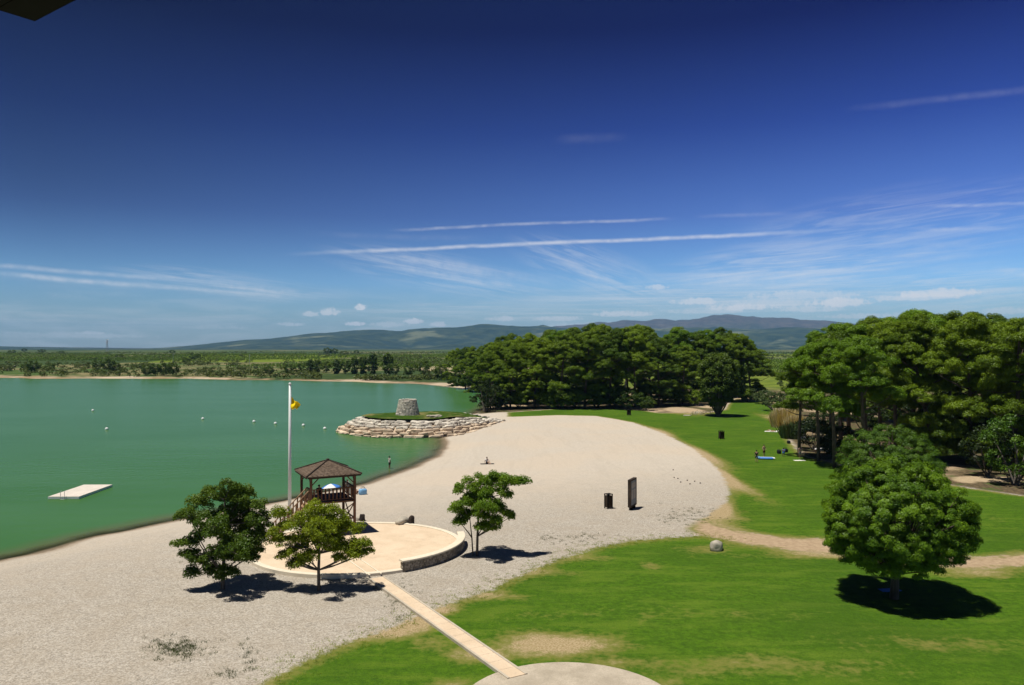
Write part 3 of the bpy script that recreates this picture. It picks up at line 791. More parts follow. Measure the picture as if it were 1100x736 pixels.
domed_pine('round pine out past the lawn path, mostly known by its shadow', (45.5, 60.5, 0), 3.9, 1.6, 8.0, 6, per=120)

# dense upright tree on the far lawn, shrubs, reeds
def bush(name, label, cat, loc, rx, h, mat, group=None, stem=True, n=40, cr=.5, leaf=(.3, .14), per=90, zb=.25, shape='ball'):
    root = thing(name, label, cat, loc, 0, group)
    C = []; Rr = []
    for k in range(n):
        v = unit(1)[0]
        if shape == 'column': z = random.uniform(zb, 1.0); w = math.sin(math.pi * min(1, (z - zb) / (1 - zb) * .8 + .2)) ** .6; p = (v[0] * rx * w, v[1] * rx * w, z * h)
        else: p = (v[0] * rx * .85, v[1] * rx * .85, h * (zb + (1 - zb) * (.5 + .46 * v[2])))
        C.append(p); Rr.append(cr * random.uniform(.7, 1.3))
    V, Fq, t = leaves(C, Rr, per, leaf[0], leaf[1], ctone=rng.random(len(C)))
    link('foliage' if not stem else 'crown', np_mesh(name + '_leaves', V, Fq, t, [mat]), root)
    mb = MB()
    for k in range(0, len(C), 6): limb_mesh(mb, (random.uniform(-.1, .1), random.uniform(-.1, .1), -.15), C[k], .03 + .012 * h, .02, .05, 5)
    if stem: mb.tube([(0, 0, -.3), (.05, 0, h * .2), (0, .05, h * .7)], [.035 * h, .028 * h, .01 * h], 9)
    mb.build('trunk' if stem else 'stem', M['bark_grey'], root)
    return root
random.seed(21)
p = gp(771, 447)
bush('broadleaf_tree', 'dense upright dark tree standing alone on the far lawn over a black pool of shade', 'tree', (p[0], p[1], 0), 4.7, 14.6, M['broad'], None, True, 170, 1.05, (.42, .22), 190, .13)
def at_px(x, y):
    q = gp(x, y); return (q[0], q[1], ground_z(q[0], q[1]))
G3 = 'shrubs around the far lawn'
for x, y, rx, h, mt, lab in [
    (803, 432, 3.6, 4.2, 'olive', 'grey green olive bush on the far lawn past the upright tree'),
    (822, 434, 3.4, 3.6, 'olive', 'grey green olive bush at the tan track mouth'),
    (833, 441, 4.0, 4.6, 'olive', 'largest grey green olive bush near the reed clump'),
    (676, 440, 4.0, 5.0, 'broad', 'low dark shrub at the front edge of the wood behind the litter bin'),
    (694, 441, 2.4, 3.2, 'broad', 'low dark shrub beside the tan clearing'),
    (745, 436, 2.4, 4.2, 'pine', 'thin bush in the tan clearing beside the upright tree'),
    (846, 424, 3.5, 7.0, 'olive', 'pale bush above the reed clump'),
    (855, 446, 2.6, 4.5, 'scrub', 'dusty bush between the reeds and the picnic pines'),
    (521, 441, 4.5, 8.0, 'leaf_shade', 'dark bush hanging over the lake where the stone embankment meets the wood'),
    (533, 440, 4.2, 6.5, 'leaf_shade', 'dark bush at the beach corner of the wood'),
    (596, 437, 4.0, 5.5, 'leaf_shade', 'dark undergrowth bush below the front pines'),
    (640, 437, 4.0, 5.0, 'leaf_shade', 'dark undergrowth bush in the shade of the front pines'),
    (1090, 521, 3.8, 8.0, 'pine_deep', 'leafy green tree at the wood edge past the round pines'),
    (1060, 512, 3.0, 6.0, 'leaf_shade', 'dark shaded bush at the tan strip of bare ground'),
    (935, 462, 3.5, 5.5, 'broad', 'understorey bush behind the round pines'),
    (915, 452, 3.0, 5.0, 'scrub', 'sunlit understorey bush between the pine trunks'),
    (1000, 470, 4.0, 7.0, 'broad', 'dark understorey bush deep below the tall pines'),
    (873, 483, 3.4, 4.6, 'leaf_shade', 'black shaded bush under the picnic pines beside the table'),
    (884, 470, 3.4, 4.2, 'leaf_shade', 'black shaded bush behind the trunks of the picnic pines'),
    (905, 495, 3.4, 4.6, 'leaf_shade', 'black shaded bush between the picnic pines and the round pines'),
    (958, 478, 4.2, 7.0, 'leaf_shade', 'dark shaded bush behind the hidden round pine'),
    (1035, 492, 4.2, 7.5, 'leaf_shade', 'dark shaded bush between the tall pines and the tan strip'),
    (1020, 478, 4.6, 9.0, 'leaf_shade', 'tallest dark bush deep under the tall pines'),
    (1075, 500, 3.8, 7.0, 'leaf_shade', 'dark bush behind the leafy green tree at the wood edge'),
    (558, 438, 4.0, 5.0, 'leaf_shade', 'dark undergrowth bush near the beach corner of the wood'),
    (578, 436, 4.4, 6.0, 'leaf_shade', 'taller dark undergrowth bush below the front pines nearer the lake'),
    (617, 436, 4.2, 6.0, 'leaf_shade', 'dark undergrowth bush midway along the front of the wood'),
    (660, 436, 4.2, 5.5, 'leaf_shade', 'dark undergrowth bush right behind the low shrub and the litter bin'),
    (712, 431, 4.4, 6.0, 'leaf_shade', 'dark undergrowth bush behind the tan clearing'),
    (736, 428, 4.4, 6.0, 'leaf_shade', 'dark undergrowth bush deep behind the tan clearing'),
    (790, 427, 4.2, 6.0, 'leaf_shade', 'dark undergrowth bush behind the olive bushes'),
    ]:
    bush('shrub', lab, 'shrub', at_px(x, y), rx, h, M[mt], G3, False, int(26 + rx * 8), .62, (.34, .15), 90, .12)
dt = thing('dead_tree', 'bare pale leaning trunk showing among the front pines of the wood behind the beach', 'dead tree', ((669 - CX) / F * 221, 221, 0))
mb = MB(); mb.tube([(0, 0, -.3), (.5, -.3, 5), (1.4, -.5, 10), (2.6, -.7, 14.5), (3.3, -.8, 17)], [.34, .30, .24, .15, .06], 8); mb.build('trunk', M['bark_pale'], dt, smooth=True)
for a_, b_ in (((1.4, -.5, 10), (2.4, -.6, 11.2)), ((2.0, -.6, 12.5), (1.3, -1.2, 14.4)), ((2.6, -.7, 14.5), (3.7, -.7, 15.0))):
    mb = MB(); limb_mesh(mb, a_, b_, .09, .02, .1, 5); mb.build('branch', M['bark_pale'], dt)
random.seed(31)
def reeds(label, loc, rx, h, mat, n=900):
    root = thing('reed_clump', label, 'reeds', loc)
    a = rng.random(n) * 6.283; r_ = rx * np.sqrt(rng.random(n))
    b0 = np.stack([r_ * np.cos(a), r_ * np.sin(a), np.full(n, -.1)], 1)
    hh = h * (.6 + .5 * rng.random(n)) * (1 - .35 * (r_ / rx) ** 2)
    lean = np.stack([np.cos(a) * .22 * (r_ / rx) + rng.normal(size=n) * .12, np.sin(a) * .22 + rng.normal(size=n) * .12, np.ones(n)], 1)
    tp = b0 + lean * hh[:, None]; sd = np.stack([-np.sin(a * 3), np.cos(a * 3), np.zeros(n)], 1) * .10
    V = np.stack([b0 - sd, b0 + sd, b0 * .35 + tp * .65 + sd * .9, b0 * .35 + tp * .65 - sd * .9, tp - sd * .2, tp + sd * .2], 1).reshape(-1, 3)
    i = np.arange(n)[:, None] * 6
    Fq = np.concatenate([i + np.array([[0, 1, 2, 3]]), i + np.array([[3, 2, 5, 4]])])
    link('foliage', np_mesh('reed_leaves', V, Fq, np.repeat(rng.random(n), 6), [mat]), root)
    mb = MB()
    for k in range(40):
        j = random.randrange(n); mb.rod(b0[j], b0[j] * .1 + tp[j] * .9, .012, 5)
    mb.build('stem', M['timber_lite'], root)
reeds('tall straw coloured reed clump at the edge of the far lawn', at_px(843, 459), 2.6, 4.2, M['reed'])
reeds('second straw coloured reed clump, shorter, nearer the picnic pines', at_px(856, 463), 2.0, 3.2, M['reed'])
reeds('rounded green reed tussock in front of the straw coloured reeds', at_px(851, 471), 1.9, 3.0, M['olive'])

# ------------------------------------------------------------------ far shore: trees, scrub, vines, poles
random.seed(41)
def far_proto(kind, seed):
    random.seed(seed)
    root = bpy.data.objects.new('far_tree', None); COL.objects.link(root)
    C = []; Rr = []
    n = {'round': 34, 'tall': 34, 'low': 30}[kind]
    for k in range(n):
        v = unit(1)[0]
        if kind == 'tall': p = (v[0] * .22, v[1] * .22, .48 + .46 * v[2])
        elif kind == 'round': p = (v[0] * .42, v[1] * .42, .50 + .40 * v[2])
        else: p = (v[0] * .8, v[1] * .6, .40 + .38 * v[2])
        C.append(np.array(p) * 8); Rr.append(random.uniform(.8, 1.3))
    V, Fq, t = leaves(C, Rr, 46, .75, .42, ctone=rng.random(n))
    mt = {'round': M['broad'], 'tall': M['broad'], 'low': M['scrub']}[kind]
    mb = MB(); mb.tube([(0, 0, -.6), (.1, 0, 2.0), (0, .1, 5.0)], [.25, .18, .06], 7)
    for k in range(0, n, 5): limb_mesh(mb, (0, 0, 1.5), C[k], .08, .03, .05, 4)
    mb.build('trunk', M['bark_grey'], root)
    link('crown', np_mesh('far_crown', V, Fq, t, [mt]), root)
    return root
FAR = {'round': far_proto('round', 1), 'tall': far_proto('tall', 2), 'low': far_proto('low', 3)}
fused = {}
def dist_for(x, ybase):
    """distance along the sight line of photo column x at which the terrain shows at row ybase"""
    for d in np.concatenate([np.arange(300, 900, 6), np.arange(900, 2600, 25)]):
        X = (x - CX) / F * d
        q = np.array([[X, d]]); dl = float(sdist(q, LAKE)[0])
        if dl > -4: continue
        z = float(heights(q, np.array([dl]))[0])
        if HY + (CH - z) * F / d <= ybase: return d, z
    return 2500, 6.0
def far_tree(kind, x, yb, wpx, hpx, label, group):
    d, z = dist_for(x, yb)
    p = FAR[kind]
    o = p if kind not in fused else copy_tree(p)
    fused[kind] = 1
    h = hpx * d / F; w = wpx * d / F
    k = {'round': 8.2, 'tall': 5.2, 'low': 13.5}[kind]
    o.name = 'far_tree' if kind != 'low' else 'far_bush'
    o.location = ((x - CX) / F * d, d, z); o.rotation_euler = (0, 0, random.uniform(0, 6.28)); o.scale = (w / k, w / k, h / 8)
    return tag(o, label, 'tree' if kind != 'low' else 'bush', group)
GF = 'trees along the far shore'
spec = [('round', 28, 399, 12, 9, 'small dark tree near the end of the far shore away from the hills'),
        ('round', 36, 400, 16, 13, 'widest dark round tree of the sandy far bank'),
        ('round', 54, 398, 10, 8, 'small dark tree past the widest tree of the sandy far bank'),
        ('low', 72, 401, 22, 6, 'bright green bush patch low on the sandy far bank'),
        ('round', 105, 397, 14, 10, 'dark tree below the lattice power pylon, nearest the sandy gully'),
        ('round', 117, 400, 15, 15, 'tall dark tree below the lattice power pylon'),
        ('round', 124, 400, 12, 11, 'dark tree right at the water below the lattice power pylon'),
        ('round', 158, 404, 13, 12, 'first tree of the dense dark thicket standing on the far shoreline'),
        ('round', 167, 404, 14, 13, 'second tree of the dense dark thicket standing on the far shoreline'),
        ('round', 177, 404, 14, 14, 'third tree of the dense dark thicket standing on the far shoreline'),
        ('round', 187, 404, 13, 14, 'last tree of the dense dark thicket standing on the far shoreline'),
        ('round', 200, 391, 9, 7, 'dark tree by the pale track cutting on the far slope'),
        ('round', 209, 387, 12, 8, 'dark tree on the far slope above the pale track'),
        ('low', 222, 403, 16, 8, 'olive scrub bush behind the orange stretch of far shore'),
        ('low', 238, 404, 14, 7, 'olive scrub bush in the middle of the bare far shore'),
        ('low', 258, 404, 12, 7, 'olive scrub bush on the far shore before the paired dark trees'),
        ('round', 275, 404, 9, 8, 'smaller of the paired dark trees on the far shoreline'),
        ('round', 289, 403, 11, 10, 'bigger of the paired dark trees on the far shoreline'),
        ('round', 310, 402, 12, 11, 'dark tree opening the wooded strip behind the flagpole'),
        ('round', 322, 401, 13, 11, 'dark tree of the wooded strip just behind the flagpole top'),
        ('tall', 333, 400, 10, 14, 'narrow tree of the wooded strip past the flagpole'),
        ('tall', 341, 400, 10, 14, 'second narrow tree of the wooded strip past the flagpole'),
        ('round', 350, 401, 13, 13, 'rounded tree in the middle of the wooded strip'),
        ('tall', 361, 402, 11, 16, 'narrow tree of the wooded strip before the poplars'),
        ('round', 371, 402, 13, 15, 'rounded tree of the wooded strip before the poplars'),
        ('tall', 381, 402, 11, 18, 'poplar nearest the flagpole in the far poplar clump'),
        ('tall', 390, 402, 11, 19, 'second poplar of the far poplar clump'),
        ('tall', 400, 402, 12, 22, 'tallest poplar of the far poplar clump beside the pale pole'),
        ('tall', 417, 402, 13, 23, 'broad poplar just past the pale pole'),
        ('round', 424, 403, 11, 12, 'dark tree at the foot of the last poplars'),
        ('round', 441, 404, 15, 15, 'rounded green tree where the far shore turns pale'),
        ('round', 455, 404, 16, 17, 'lighter tree above the pale strip of shore'),
        ('low', 463, 407, 20, 12, 'wide bush above the pale strip of shore'),
        ('round', 474, 409, 14, 18, 'tree at the end of the pale shore strip against the pines'),
        ('round', 352, 381, 10, 8, 'dark hilltop tree on the tan rise'),
        ('round', 359, 381, 9, 7, 'second dark hilltop tree on the tan rise'),
        ('low', 370, 382, 12, 6, 'bush on the shoulder of the tan rise'),
        ('round', 383, 380, 6, 4, 'tiny tree on the skyline past the tan rise'),
        ('round', 26, 378, 6, 4, 'tiny skyline tree at the far end of the plain'),
        ('round', 45, 379, 8, 4, 'low skyline tree on the plain'),
        ('round', 13, 380, 8, 4, 'tiny skyline tree nearest the picture corner of the plain'),
        ('round', 66, 380, 8, 3, 'low skyline tree between the plain and the pylon'),
        ('round', 185, 380, 7, 4, 'tree on the terrace above the sandy gully'),
        ('round', 128, 385, 9, 5, 'tree at the foot of the sandy gully'),
        ('low', 410, 389, 18, 8, 'hedge-like bush on the slope behind the poplars'),
        ('low', 432, 390, 16, 8, 'hedge-like bush on the slope past the poplars'),
        ('low', 447, 386, 18, 6, 'bush high on the slope below the mountains'),
        ('low', 310, 390, 14, 5, 'bush on the green slope above the flagpole'),
        ('low', 250, 393, 14, 5, 'bush on the vineyard slope'),
        ('low', 90, 393, 18, 6, 'bush on the sandy bank before the pylon'),
        ('low', 8, 399, 16, 8, 'bush at the outer end of the sandy bank'),
        ('low', 150, 396, 14, 6, 'bush on the dry bank before the dark thicket'),
        ]
for a in spec: far_tree(*a, GF)

# scrub and vineyard rows that nobody could count
def scatter(name, pts, size, per, L, mat):
    pts = np.array(pts); rr = size * (0.6 + .8 * rng.random(len(pts)))
    V, Fq, t = leaves(pts, rr, per, L, L * .6, ctone=rng.random(len(pts)))
    tag(link(name, np_mesh(name, V, Fq, t, [mat])), None, None, None, 'stuff')
n = 5200
az = rng.uniform(R(-38), R(38), n * 3); r_ = 400 + 1500 * rng.random(n * 3) ** 1.7
q = np.stack([np.sin(az) * r_, np.cos(az) * r_], 1)
dl = sdist(q, LAKE)
bank_ = np.where((dl > -75) & (q[:, 0] < -60), .16, 0)
keep = (dl < -7) & (sdist(q, WOODFLOOR) < -5) & (fbm(q[:, 0] / 90, q[:, 1] / 90, 77, 3) + bank_ > .50)
q = q[keep][:n]; dl = dl[keep][:n]
z = heights(q, dl)
scatter('scrub', np.column_stack([q, z + .7]), 1.7, 34, 1.0, M['scrub'])
rows_ = []
for (x0, x1, y0, y1, ang) in [(-420, -215, 760, 980, .25), (-190, -20, 560, 800, -.1), (-650, -440, 700, 1050, .3), (120, 300, 420, 760, .15), (-230, -60, 850, 1300, .12), (-1000, -700, 900, 1500, .2)]:
    ca, sa = math.cos(ang), math.sin(ang)
    cx, cy = (x0 + x1) / 2, (y0 + y1) / 2
    st = 5.0 if y1 < 1100 else 8.0
    for u in np.arange(-(x1 - x0) / 2, (x1 - x0) / 2, 3.2):
        for v in np.arange(-(y1 - y0) / 2, (y1 - y0) / 2, st * 1.6):
            rows_.append((cx + u * ca - v * sa, cy + u * sa + v * ca))
rows_ = np.array(rows_); dl = sdist(rows_, LAKE); rows_ = rows_[(dl < -25)]; dl = sdist(rows_, LAKE)
rows_ = rows_ + rng.normal(size=rows_.shape) * .35
scatter('vineyard_rows', np.column_stack([rows_, heights(rows_, dl) + .7]), 1.15, 9, 1.1, M['vine'])

def pole(label, x, d, h, r0=.13, cross=True, mat='steel'):
    X = (x - CX) / F * d
    root = thing('utility_pole', label, 'pole', (X, d, ground_z(X, d)), 0, 'utility poles')
    mb = MB(); mb.tube([(0, 0, -.5), (0, 0, h)], [r0, r0 * .7], 8); mb.build('post', M[mat], root)
    if cross:
        mb = MB(); mb.box((0, 0, h - .5), (2.0, .12, .12))
        for k in (-.8, 0, .8): mb.rod((k, 0, h - .44), (k, 0, h - .2), .05, 6)
        mb.build('crossarm', M['steel'], root)
pole('pale utility pole standing among the far poplars', 412, 560, 10.5, .22)
pole('pale utility pole on the slope above the dark shoreline thicket', 186, 640, 8.5, .16)
pole('pale utility pole on the vineyard slope past the thicket', 268, 640, 8.5, .16)
pole('white utility pole between the two pine woods', 851.5, 400, 10.0, .28)
def pylon(x, d, h):
    X = (x - CX) / F * d
    root = thing('power_pylon', 'tall lattice power pylon on the skyline of the far plain', 'pylon', (X, d, ground_z(X, d)))
    mb = MB(); w = 2.6; r = .22
    for sx in (-1, 1):
        for sy in (-1, 1): mb.rod((sx * w, sy * w, -.5), (sx * .5, sy * .5, h), r, 5)
    for k in range(7):
        a = 1 - k / 7 * .8; b_ = 1 - (k + 1) / 7 * .8; z0 = h * k / 7; z1 = h * (k + 1) / 7
        for sy in (-1, 1):
            mb.rod((-w * a, sy * w * a, z0), (w * b_, sy * w * b_, z1), .12, 4); mb.rod((w * a, sy * w * a, z0), (-w * b_, sy * w * b_, z1), .12, 4)
    mb.build('tower', M['steel'], root)
    for z in (h * .72, h * .86, h - .3):
        mb = MB(); mb.rod((-4.6, 0, z), (4.6, 0, z), .2, 5); mb.rod((-4.6, 0, z), (0, 0, z + 1.4), .12, 4); mb.rod((4.6, 0, z), (0, 0, z + 1.4), .12, 4)
        mb.build('crossarm', M['steel'], root)
pylon(115, 1900, 30)

# ------------------------------------------------------------------ stone embankment with ruined stone tower
random.seed(51)
OUT = [(6, 190), (2.0, 183), (-1.5, 172), (-4.2, 163), (-9.5, 149.5), (-17, 145.6), (-25.8, 147), (-31.5, 151.5), (-35.2, 158.7), (-33.5, 166), (-26, 171.5), (-15, 176), (-6, 184), (0, 192)]
EW = []
for i in range(len(OUT) - 1):                                    # dense outline
    a, b = np.array(OUT[i]), np.array(OUT[i + 1]); n = max(2, int(np.linalg.norm(b - a) / 1.0))
    for k in range(n): EW.append(a + (b - a) * k / n)
EW.append(np.array(OUT[-1])); EW = np.array(EW)
for _ in range(3): EW[1:-1] = (EW[:-2] + EW[1:-1] * 2 + EW[2:]) / 4
tan = np.gradient(EW, axis=0); tan /= np.linalg.norm(tan, axis=1, keepdims=True)
inn = np.column_stack([tan[:, 1], -tan[:, 0]])                   # towards the inside
cen = np.array([-17.0, 160.0])
if ((cen - EW[len(EW) // 2]) * inn[len(EW) // 2]).sum() < 0: inn = -inn
dist_root = np.concatenate([[0], np.cumsum(np.linalg.norm(np.diff(EW, axis=0), axis=1))])
tot = dist_root[-1]
hs = sstep(dist_root, 4, 40) * sstep(tot - dist_root, 4, 26)      # height fades out towards the land
emb = thing('stone_embankment', 'stepped stone embankment pushing out from the beach into the lake', 'embankment', (0, 0, 0))
TOPZ = 2.6
core = MB()
lev = [(-.2, -1.2), (.8, -.2), (2.1, .7), (3.4, 1.45), (4.8, 2.05), (5.8, 2.35)]
vs = []; fs = []
for ins, zz in lev:
    for i in range(len(EW)):
        p = EW[i] + inn[i] * (ins * (.35 + .65 * hs[i])); vs.append((p[0], p[1], WZ - .5 + (zz + .5 + .3) * max(hs[i], .08) if zz > -1 else -1.3))
n = len(EW)
for L in range(len(lev) - 1):
    for i in range(n - 1): fs.append((L * n + i, L * n + i + 1, (L + 1) * n + i + 1, (L + 1) * n + i))
core.add(vs, fs, .3); core.build('bank', M['quarry_tan'], emb)
for L, (ins, zz) in enumerate([(.4, -.45), (1.2, .05), (2.0, .52), (2.8, .98), (3.6, 1.42), (4.4, 1.84)]):
    mb = MB(); sd = 0.0
    while sd < tot - 6:
        ln = random.choice([random.uniform(.6, 1.1), random.uniform(.9, 1.7), random.uniform(1.5, 2.4)])
        i = int(np.searchsorted(dist_root, sd + ln / 2)); i = min(i, n - 1)
        h_ = hs[i]
        if h_ > .04 + .05 * L:
            hh = random.uniform(.17, .38) * (.6 + .4 * h_)
            p = EW[i] + inn[i] * (ins * (.35 + .65 * h_)) + rng.normal(size=2) * .24
            z = WZ - .15 + (zz + .75) * (.2 + .8 * h_) - (1 - h_) * .2
            mb.rock((p[0], p[1], z), (ln * .50, random.uniform(.45, .75), hh), math.atan2(tan[i][1], tan[i][0]) + random.uniform(-.1, .1), .42, .10, 10, 6, random.random(), .07)
        sd += ln * .90
    mb.build('stone_course', M['quarry'] if L >= 3 else M['quarry_tan'], emb)
# grass on top
def grasstop_mat():
    m, nt, out = new_mat('embankment_grass')
    pos = nt.pos(); n1 = nt.noise(pos, 1.4, 4, .65); n2 = nt.noise(pos, .25, 3)
    c = nt.mix(nt.sm(n1, .3, .7), (0.022, 0.055, 0.006, 1), (0.055, 0.095, 0.010, 1))
    c = nt.mix(nt.sm(n2, .52, .66, 0, .8), c, (0.21, 0.18, 0.07, 1))
    principled(nt, out, c, .95, .05, nt.bump(n1, .6, .08)); return m
M['grass_top'] = grasstop_mat()
bm = bmesh.new(); ring = []
for i in range(n):
    p = EW[i] + inn[i] * (4.75 * (.35 + .65 * hs[i])); ring.append(bm.verts.new((p[0], p[1], WZ - .5 + (2.30 + .8) * max(hs[i], .08))))
f = bm.faces.new(ring)
r2 = bmesh.ops.inset_region(bm, faces=[f], thickness=2.2, depth=0)
for v in f.verts: v.co.z += .45 * min(1, max(0, (-v.co.x) / 12))
bmesh.ops.triangulate(bm, faces=bm.faces[:])
me = bpy.data.meshes.new('grass_top'); bm.to_mesh(me); bm.free(); me.materials.append(M['grass_top'])
link('grass_top', me, emb)
# the tower: courses of dry stone leaning inwards
TX, TD = (438 - CX) / F * 161.5, 161.5
tw = thing('stone_tower', 'squat round ruined dry stone tower on the grassy embankment', 'tower', (TX, TD, 2.3))
mb = MB(); H = 3.35
mb.lathe([(2.35, -.8), (2.35, 0), (1.62, H - .25), (1.2, H - .2), (1.1, H - .9), (0, H - 1.0)], n=28, tone=.1)
courses = 11
for c in range(courses):
    z = (c + .5) / courses * H; rr = 2.42 + (1.70 - 2.42) * z / H
    m_ = int(2 * math.pi * rr / .62); ph = random.random() * 6
    for k in range(m_):
        if c == courses - 1 and random.random() < .3: continue
        a = ph + 2 * math.pi * (k + random.uniform(-.2, .2)) / m_
        mb.rock(((rr - .16) * math.cos(a), (rr - .16) * math.sin(a), z), (.24, .36 * random.uniform(.8, 1.15), H / courses * .56), a, .4, .08, 8, 4, random.random(), .08)
mb.build('drystone_wall', M['drystone'], tw)
for (x, d, s_, lab) in [(466, 155, .55, 'pale stone lying on the embankment grass beside the tower'), (471, 156, .5, 'second pale stone on the embankment grass, further from the tower'), (461, 156.5, .35, 'smallest pale stone on the embankment grass')]:
    mb = MB(); mb.rock((0, 0, .12), (s_ * 1.5, s_, s_ * .6), .3, .6, .15)
    o = mb.build('boulder', M['rock'], None, ((x - CX) / F * d, d, 2.55)); tag(o, lab, 'stone', 'stones on the embankment')

# ------------------------------------------------------------------ terrace with low wall, straight path, round pad
TC = np.array([-12.4, 64.1]); TR = 8.4
ter = thing('terrace', 'round cream paved terrace around the foot of the gazebo', 'terrace', (TC[0], TC[1], 0))
def paving_mat():
    m, nt, out = new_mat('cream_paving')
    co = nt.objco(); n1 = nt.noise(co, .5, 4, .6); n2 = nt.noise(co, 9, 3, .6)
    c = nt.mix(nt.sm(n1, .35, .65), (0.60, 0.465, 0.32, 1), (0.68, 0.54, 0.385, 1))
    c = nt.mix(nt.sm(n2, .35, .7, 0, .35), c, (0.50, 0.39, 0.265, 1))
    n3 = nt.noise(co, 1.7, 5, .7)
    c = nt.mix(nt.sm(n3, .56, .70, 0, .45), c, (0.40, 0.325, 0.235, 1))
    principled(nt, out, c, .9, .15, nt.bump(n2, .3, .01)); return m
M['paving'] = paving_mat()
mb = MB(); mb.lathe([(TR - .35, -.3), (TR - .35, .14), (0, .14)], n=96); mb.build('paving', M['paving'], ter)
mb = MB(); mb.lathe([(TR - .348, -.3), (TR - .348, .19), (TR - .32, .21), (TR + .06, .21), (TR + .09, .18), (TR + .09, -.3)], n=110, a0=R(12), a1=R(303)); mb.build('kerb', M['cap'], ter, smooth=False)
# curving parapet of faced stone
A0, A1 = R(-57), R(12)
wl = thing('terrace_wall', 'low curved stone faced wall with cream cap closing one side of the terrace', 'wall', (TC[0], TC[1], 0))
mb = MB(); mb.lathe([(TR - .28, -.2), (TR - .28, .74), (TR + .12, .74), (TR + .12, -.2)], n=40, a0=A0, a1=A1, tone=.2)
for c in range(5):
    z = -.02 + .155 * c; a = A0 + .01
    while a < A1 - .02:
        w = random.uniform(.22, .5) / TR
        mb.rock((math.cos(a + w / 2) * (TR + .12), math.sin(a + w / 2) * (TR + .12), z + .06), (.06, w * TR * .5, .082), a + w / 2, .4, .08, 8, 4, random.random(), .04)
        a += w
for z, w in ((.12, .4), (.35, .4), (.58, .4)):
    for e in (A0, A1):
        mb.rock((math.cos(e) * (TR - .08), math.sin(e) * (TR - .08), z), (.2, .05, .11), e, .4, .08, 8, 4, random.random(), .02)
mb.build('stone_wall', M['facing'], wl)
mb = MB(); mb.lathe([(TR - .36, .742), (TR - .36, .84), (TR - .33, .87), (TR + .20, .87), (TR + .24, .84), (TR + .24, .742)], n=44, a0=A0 - .012, a1=A1 + .012)
mb.build('cap_stone', M['cap'], wl)
mb = MB()
for e in (A0 - .012, A1 + .012): mb.box((math.cos(e) * (TR - .06), math.sin(e) * (TR - .06), .805), (.60, .02, .125), e)
mb.build('cap_end', M['cap'], wl)
# straight path from the pad through the terrace opening
pth = thing('paved_path', 'narrow straight cream paved path running from the round pad up to the terrace', 'path', (0, 0, 0))
pa = gp(405, 622); pb = gp(556, 728)
dv = (pb - pa)[:2]; Lp = np.linalg.norm(dv); dv /= Lp; nv = np.array([-dv[1], dv[0]])
mb = MB(); N_ = 18
for k in range(N_):
    c = pa[:2] + dv * Lp * (k + .5) / N_
    mb.box((c[0], c[1], .055), (Lp / N_ - .012, .86, .15), math.atan2(dv[1], dv[0]))
mb.build('path_slab', M['paving'], pth)
mb = MB()
for sgn in (-1, 1):
    for k in range(N_):
        c = pa[:2] + dv * Lp * (k + .5) / N_ + nv * sgn * .50
        mb.box((c[0], c[1], .065), (Lp / N_ - .004, .13, .17), math.atan2(dv[1], dv[0]))
mb.build('edging', M['concrete'], pth)
mb = MB()
q0 = gp(404, 617, .15); q1 = gp(368, 592, .15); dv2 = (q1 - q0)[:2]; L2 = np.linalg.norm(dv2); dv2 /= L2; nv2 = np.array([-dv2[1], dv2[0]])
for sgn in (-1, 1):
    c = q0[:2] + dv2 * L2 / 2 + nv2 * sgn * .42; mb.box((c[0], c[1], .165), (L2, .10, .05), math.atan2(dv2[1], dv2[0]))
mb.build('paving_strip', M['cap'], pth)
pad = thing('round_pad', 'round pale concrete pad at the lookout end of the straight path', 'paved pad', (2.6, 35.5, 0))
def pad_mat():
    m, nt, out = new_mat('worn_concrete')
    co = nt.objco(); n1 = nt.noise(co, .6, 5, .65); n2 = nt.noise(co, 14, 3, .6)
    c = nt.mix(nt.sm(n1, .35, .65), (0.37, 0.315, 0.235, 1), (0.50, 0.43, 0.33, 1))
    c = nt.mix(nt.sm(n2, .35, .7, 0, .4), c, (0.24, 0.21, 0.165, 1))
    principled(nt, out, c, .9, .15, nt.bump(n2, .3, .01)); return m
mb = MB(); mb.lathe([(5.0, -.3), (5.0, .07), (4.97, .10), (0, .10)], n=72); mb.build('concrete_slab', pad_mat(), pad)

# ------------------------------------------------------------------ gazebo on legs
GXc, GYc = -16.0, 69.3
ga = math.atan2(2.1, 4.2)
gz = ground_z(GXc, GYc)
gaz = thing('gazebo', 'raised brown timber lifeguard gazebo with a shallow hipped roof', 'gazebo', (GXc, GYc, 0), ga)
EV, FL_, hw, pw = 5.25, 3.0, 2.36, 1.86
mb = MB()                                                        # hipped roof in stepped shingle courses
nc = 12; rise = 1.02
for face in range(4):
    rotm = Matrix.Rotation(face * math.pi / 2, 3, 'Z')
    for c in range(nc):
        a = 1 - c / nc; b_ = 1 - (c + 1) / nc
        z0 = EV + rise * c / nc + .02; z1 = EV + rise * (c + 1) / nc
        o_ = hw * a + .02; i_ = max(hw * b_, .01)
        vs = [rotm @ Vector(v) for v in ((-o_, -o_, z0), (o_, -o_, z0), (i_, -i_, z1 + .02), (-i_, -i_, z1 + .02), (-o_, -o_, z0 - .05), (o_, -o_, z0 - .05))]
        mb.add(vs, [(0, 1, 2, 3), (4, 5, 1, 0)])
rf = mb.build('roof', M['roof'], gaz)
mb = MB()
for sx in (-1, 1):
    for sy in (-1, 1): mb.rod((sx * hw, sy * hw, EV + .06), (0, 0, EV + rise + .05), .06, 6)
mb.rock((0, 0, EV + rise + .05), (.14, .14, .10), 0, .6, 0)
mb.build('ridge_cap', M['timber_dark'], rf)
mb = MB()
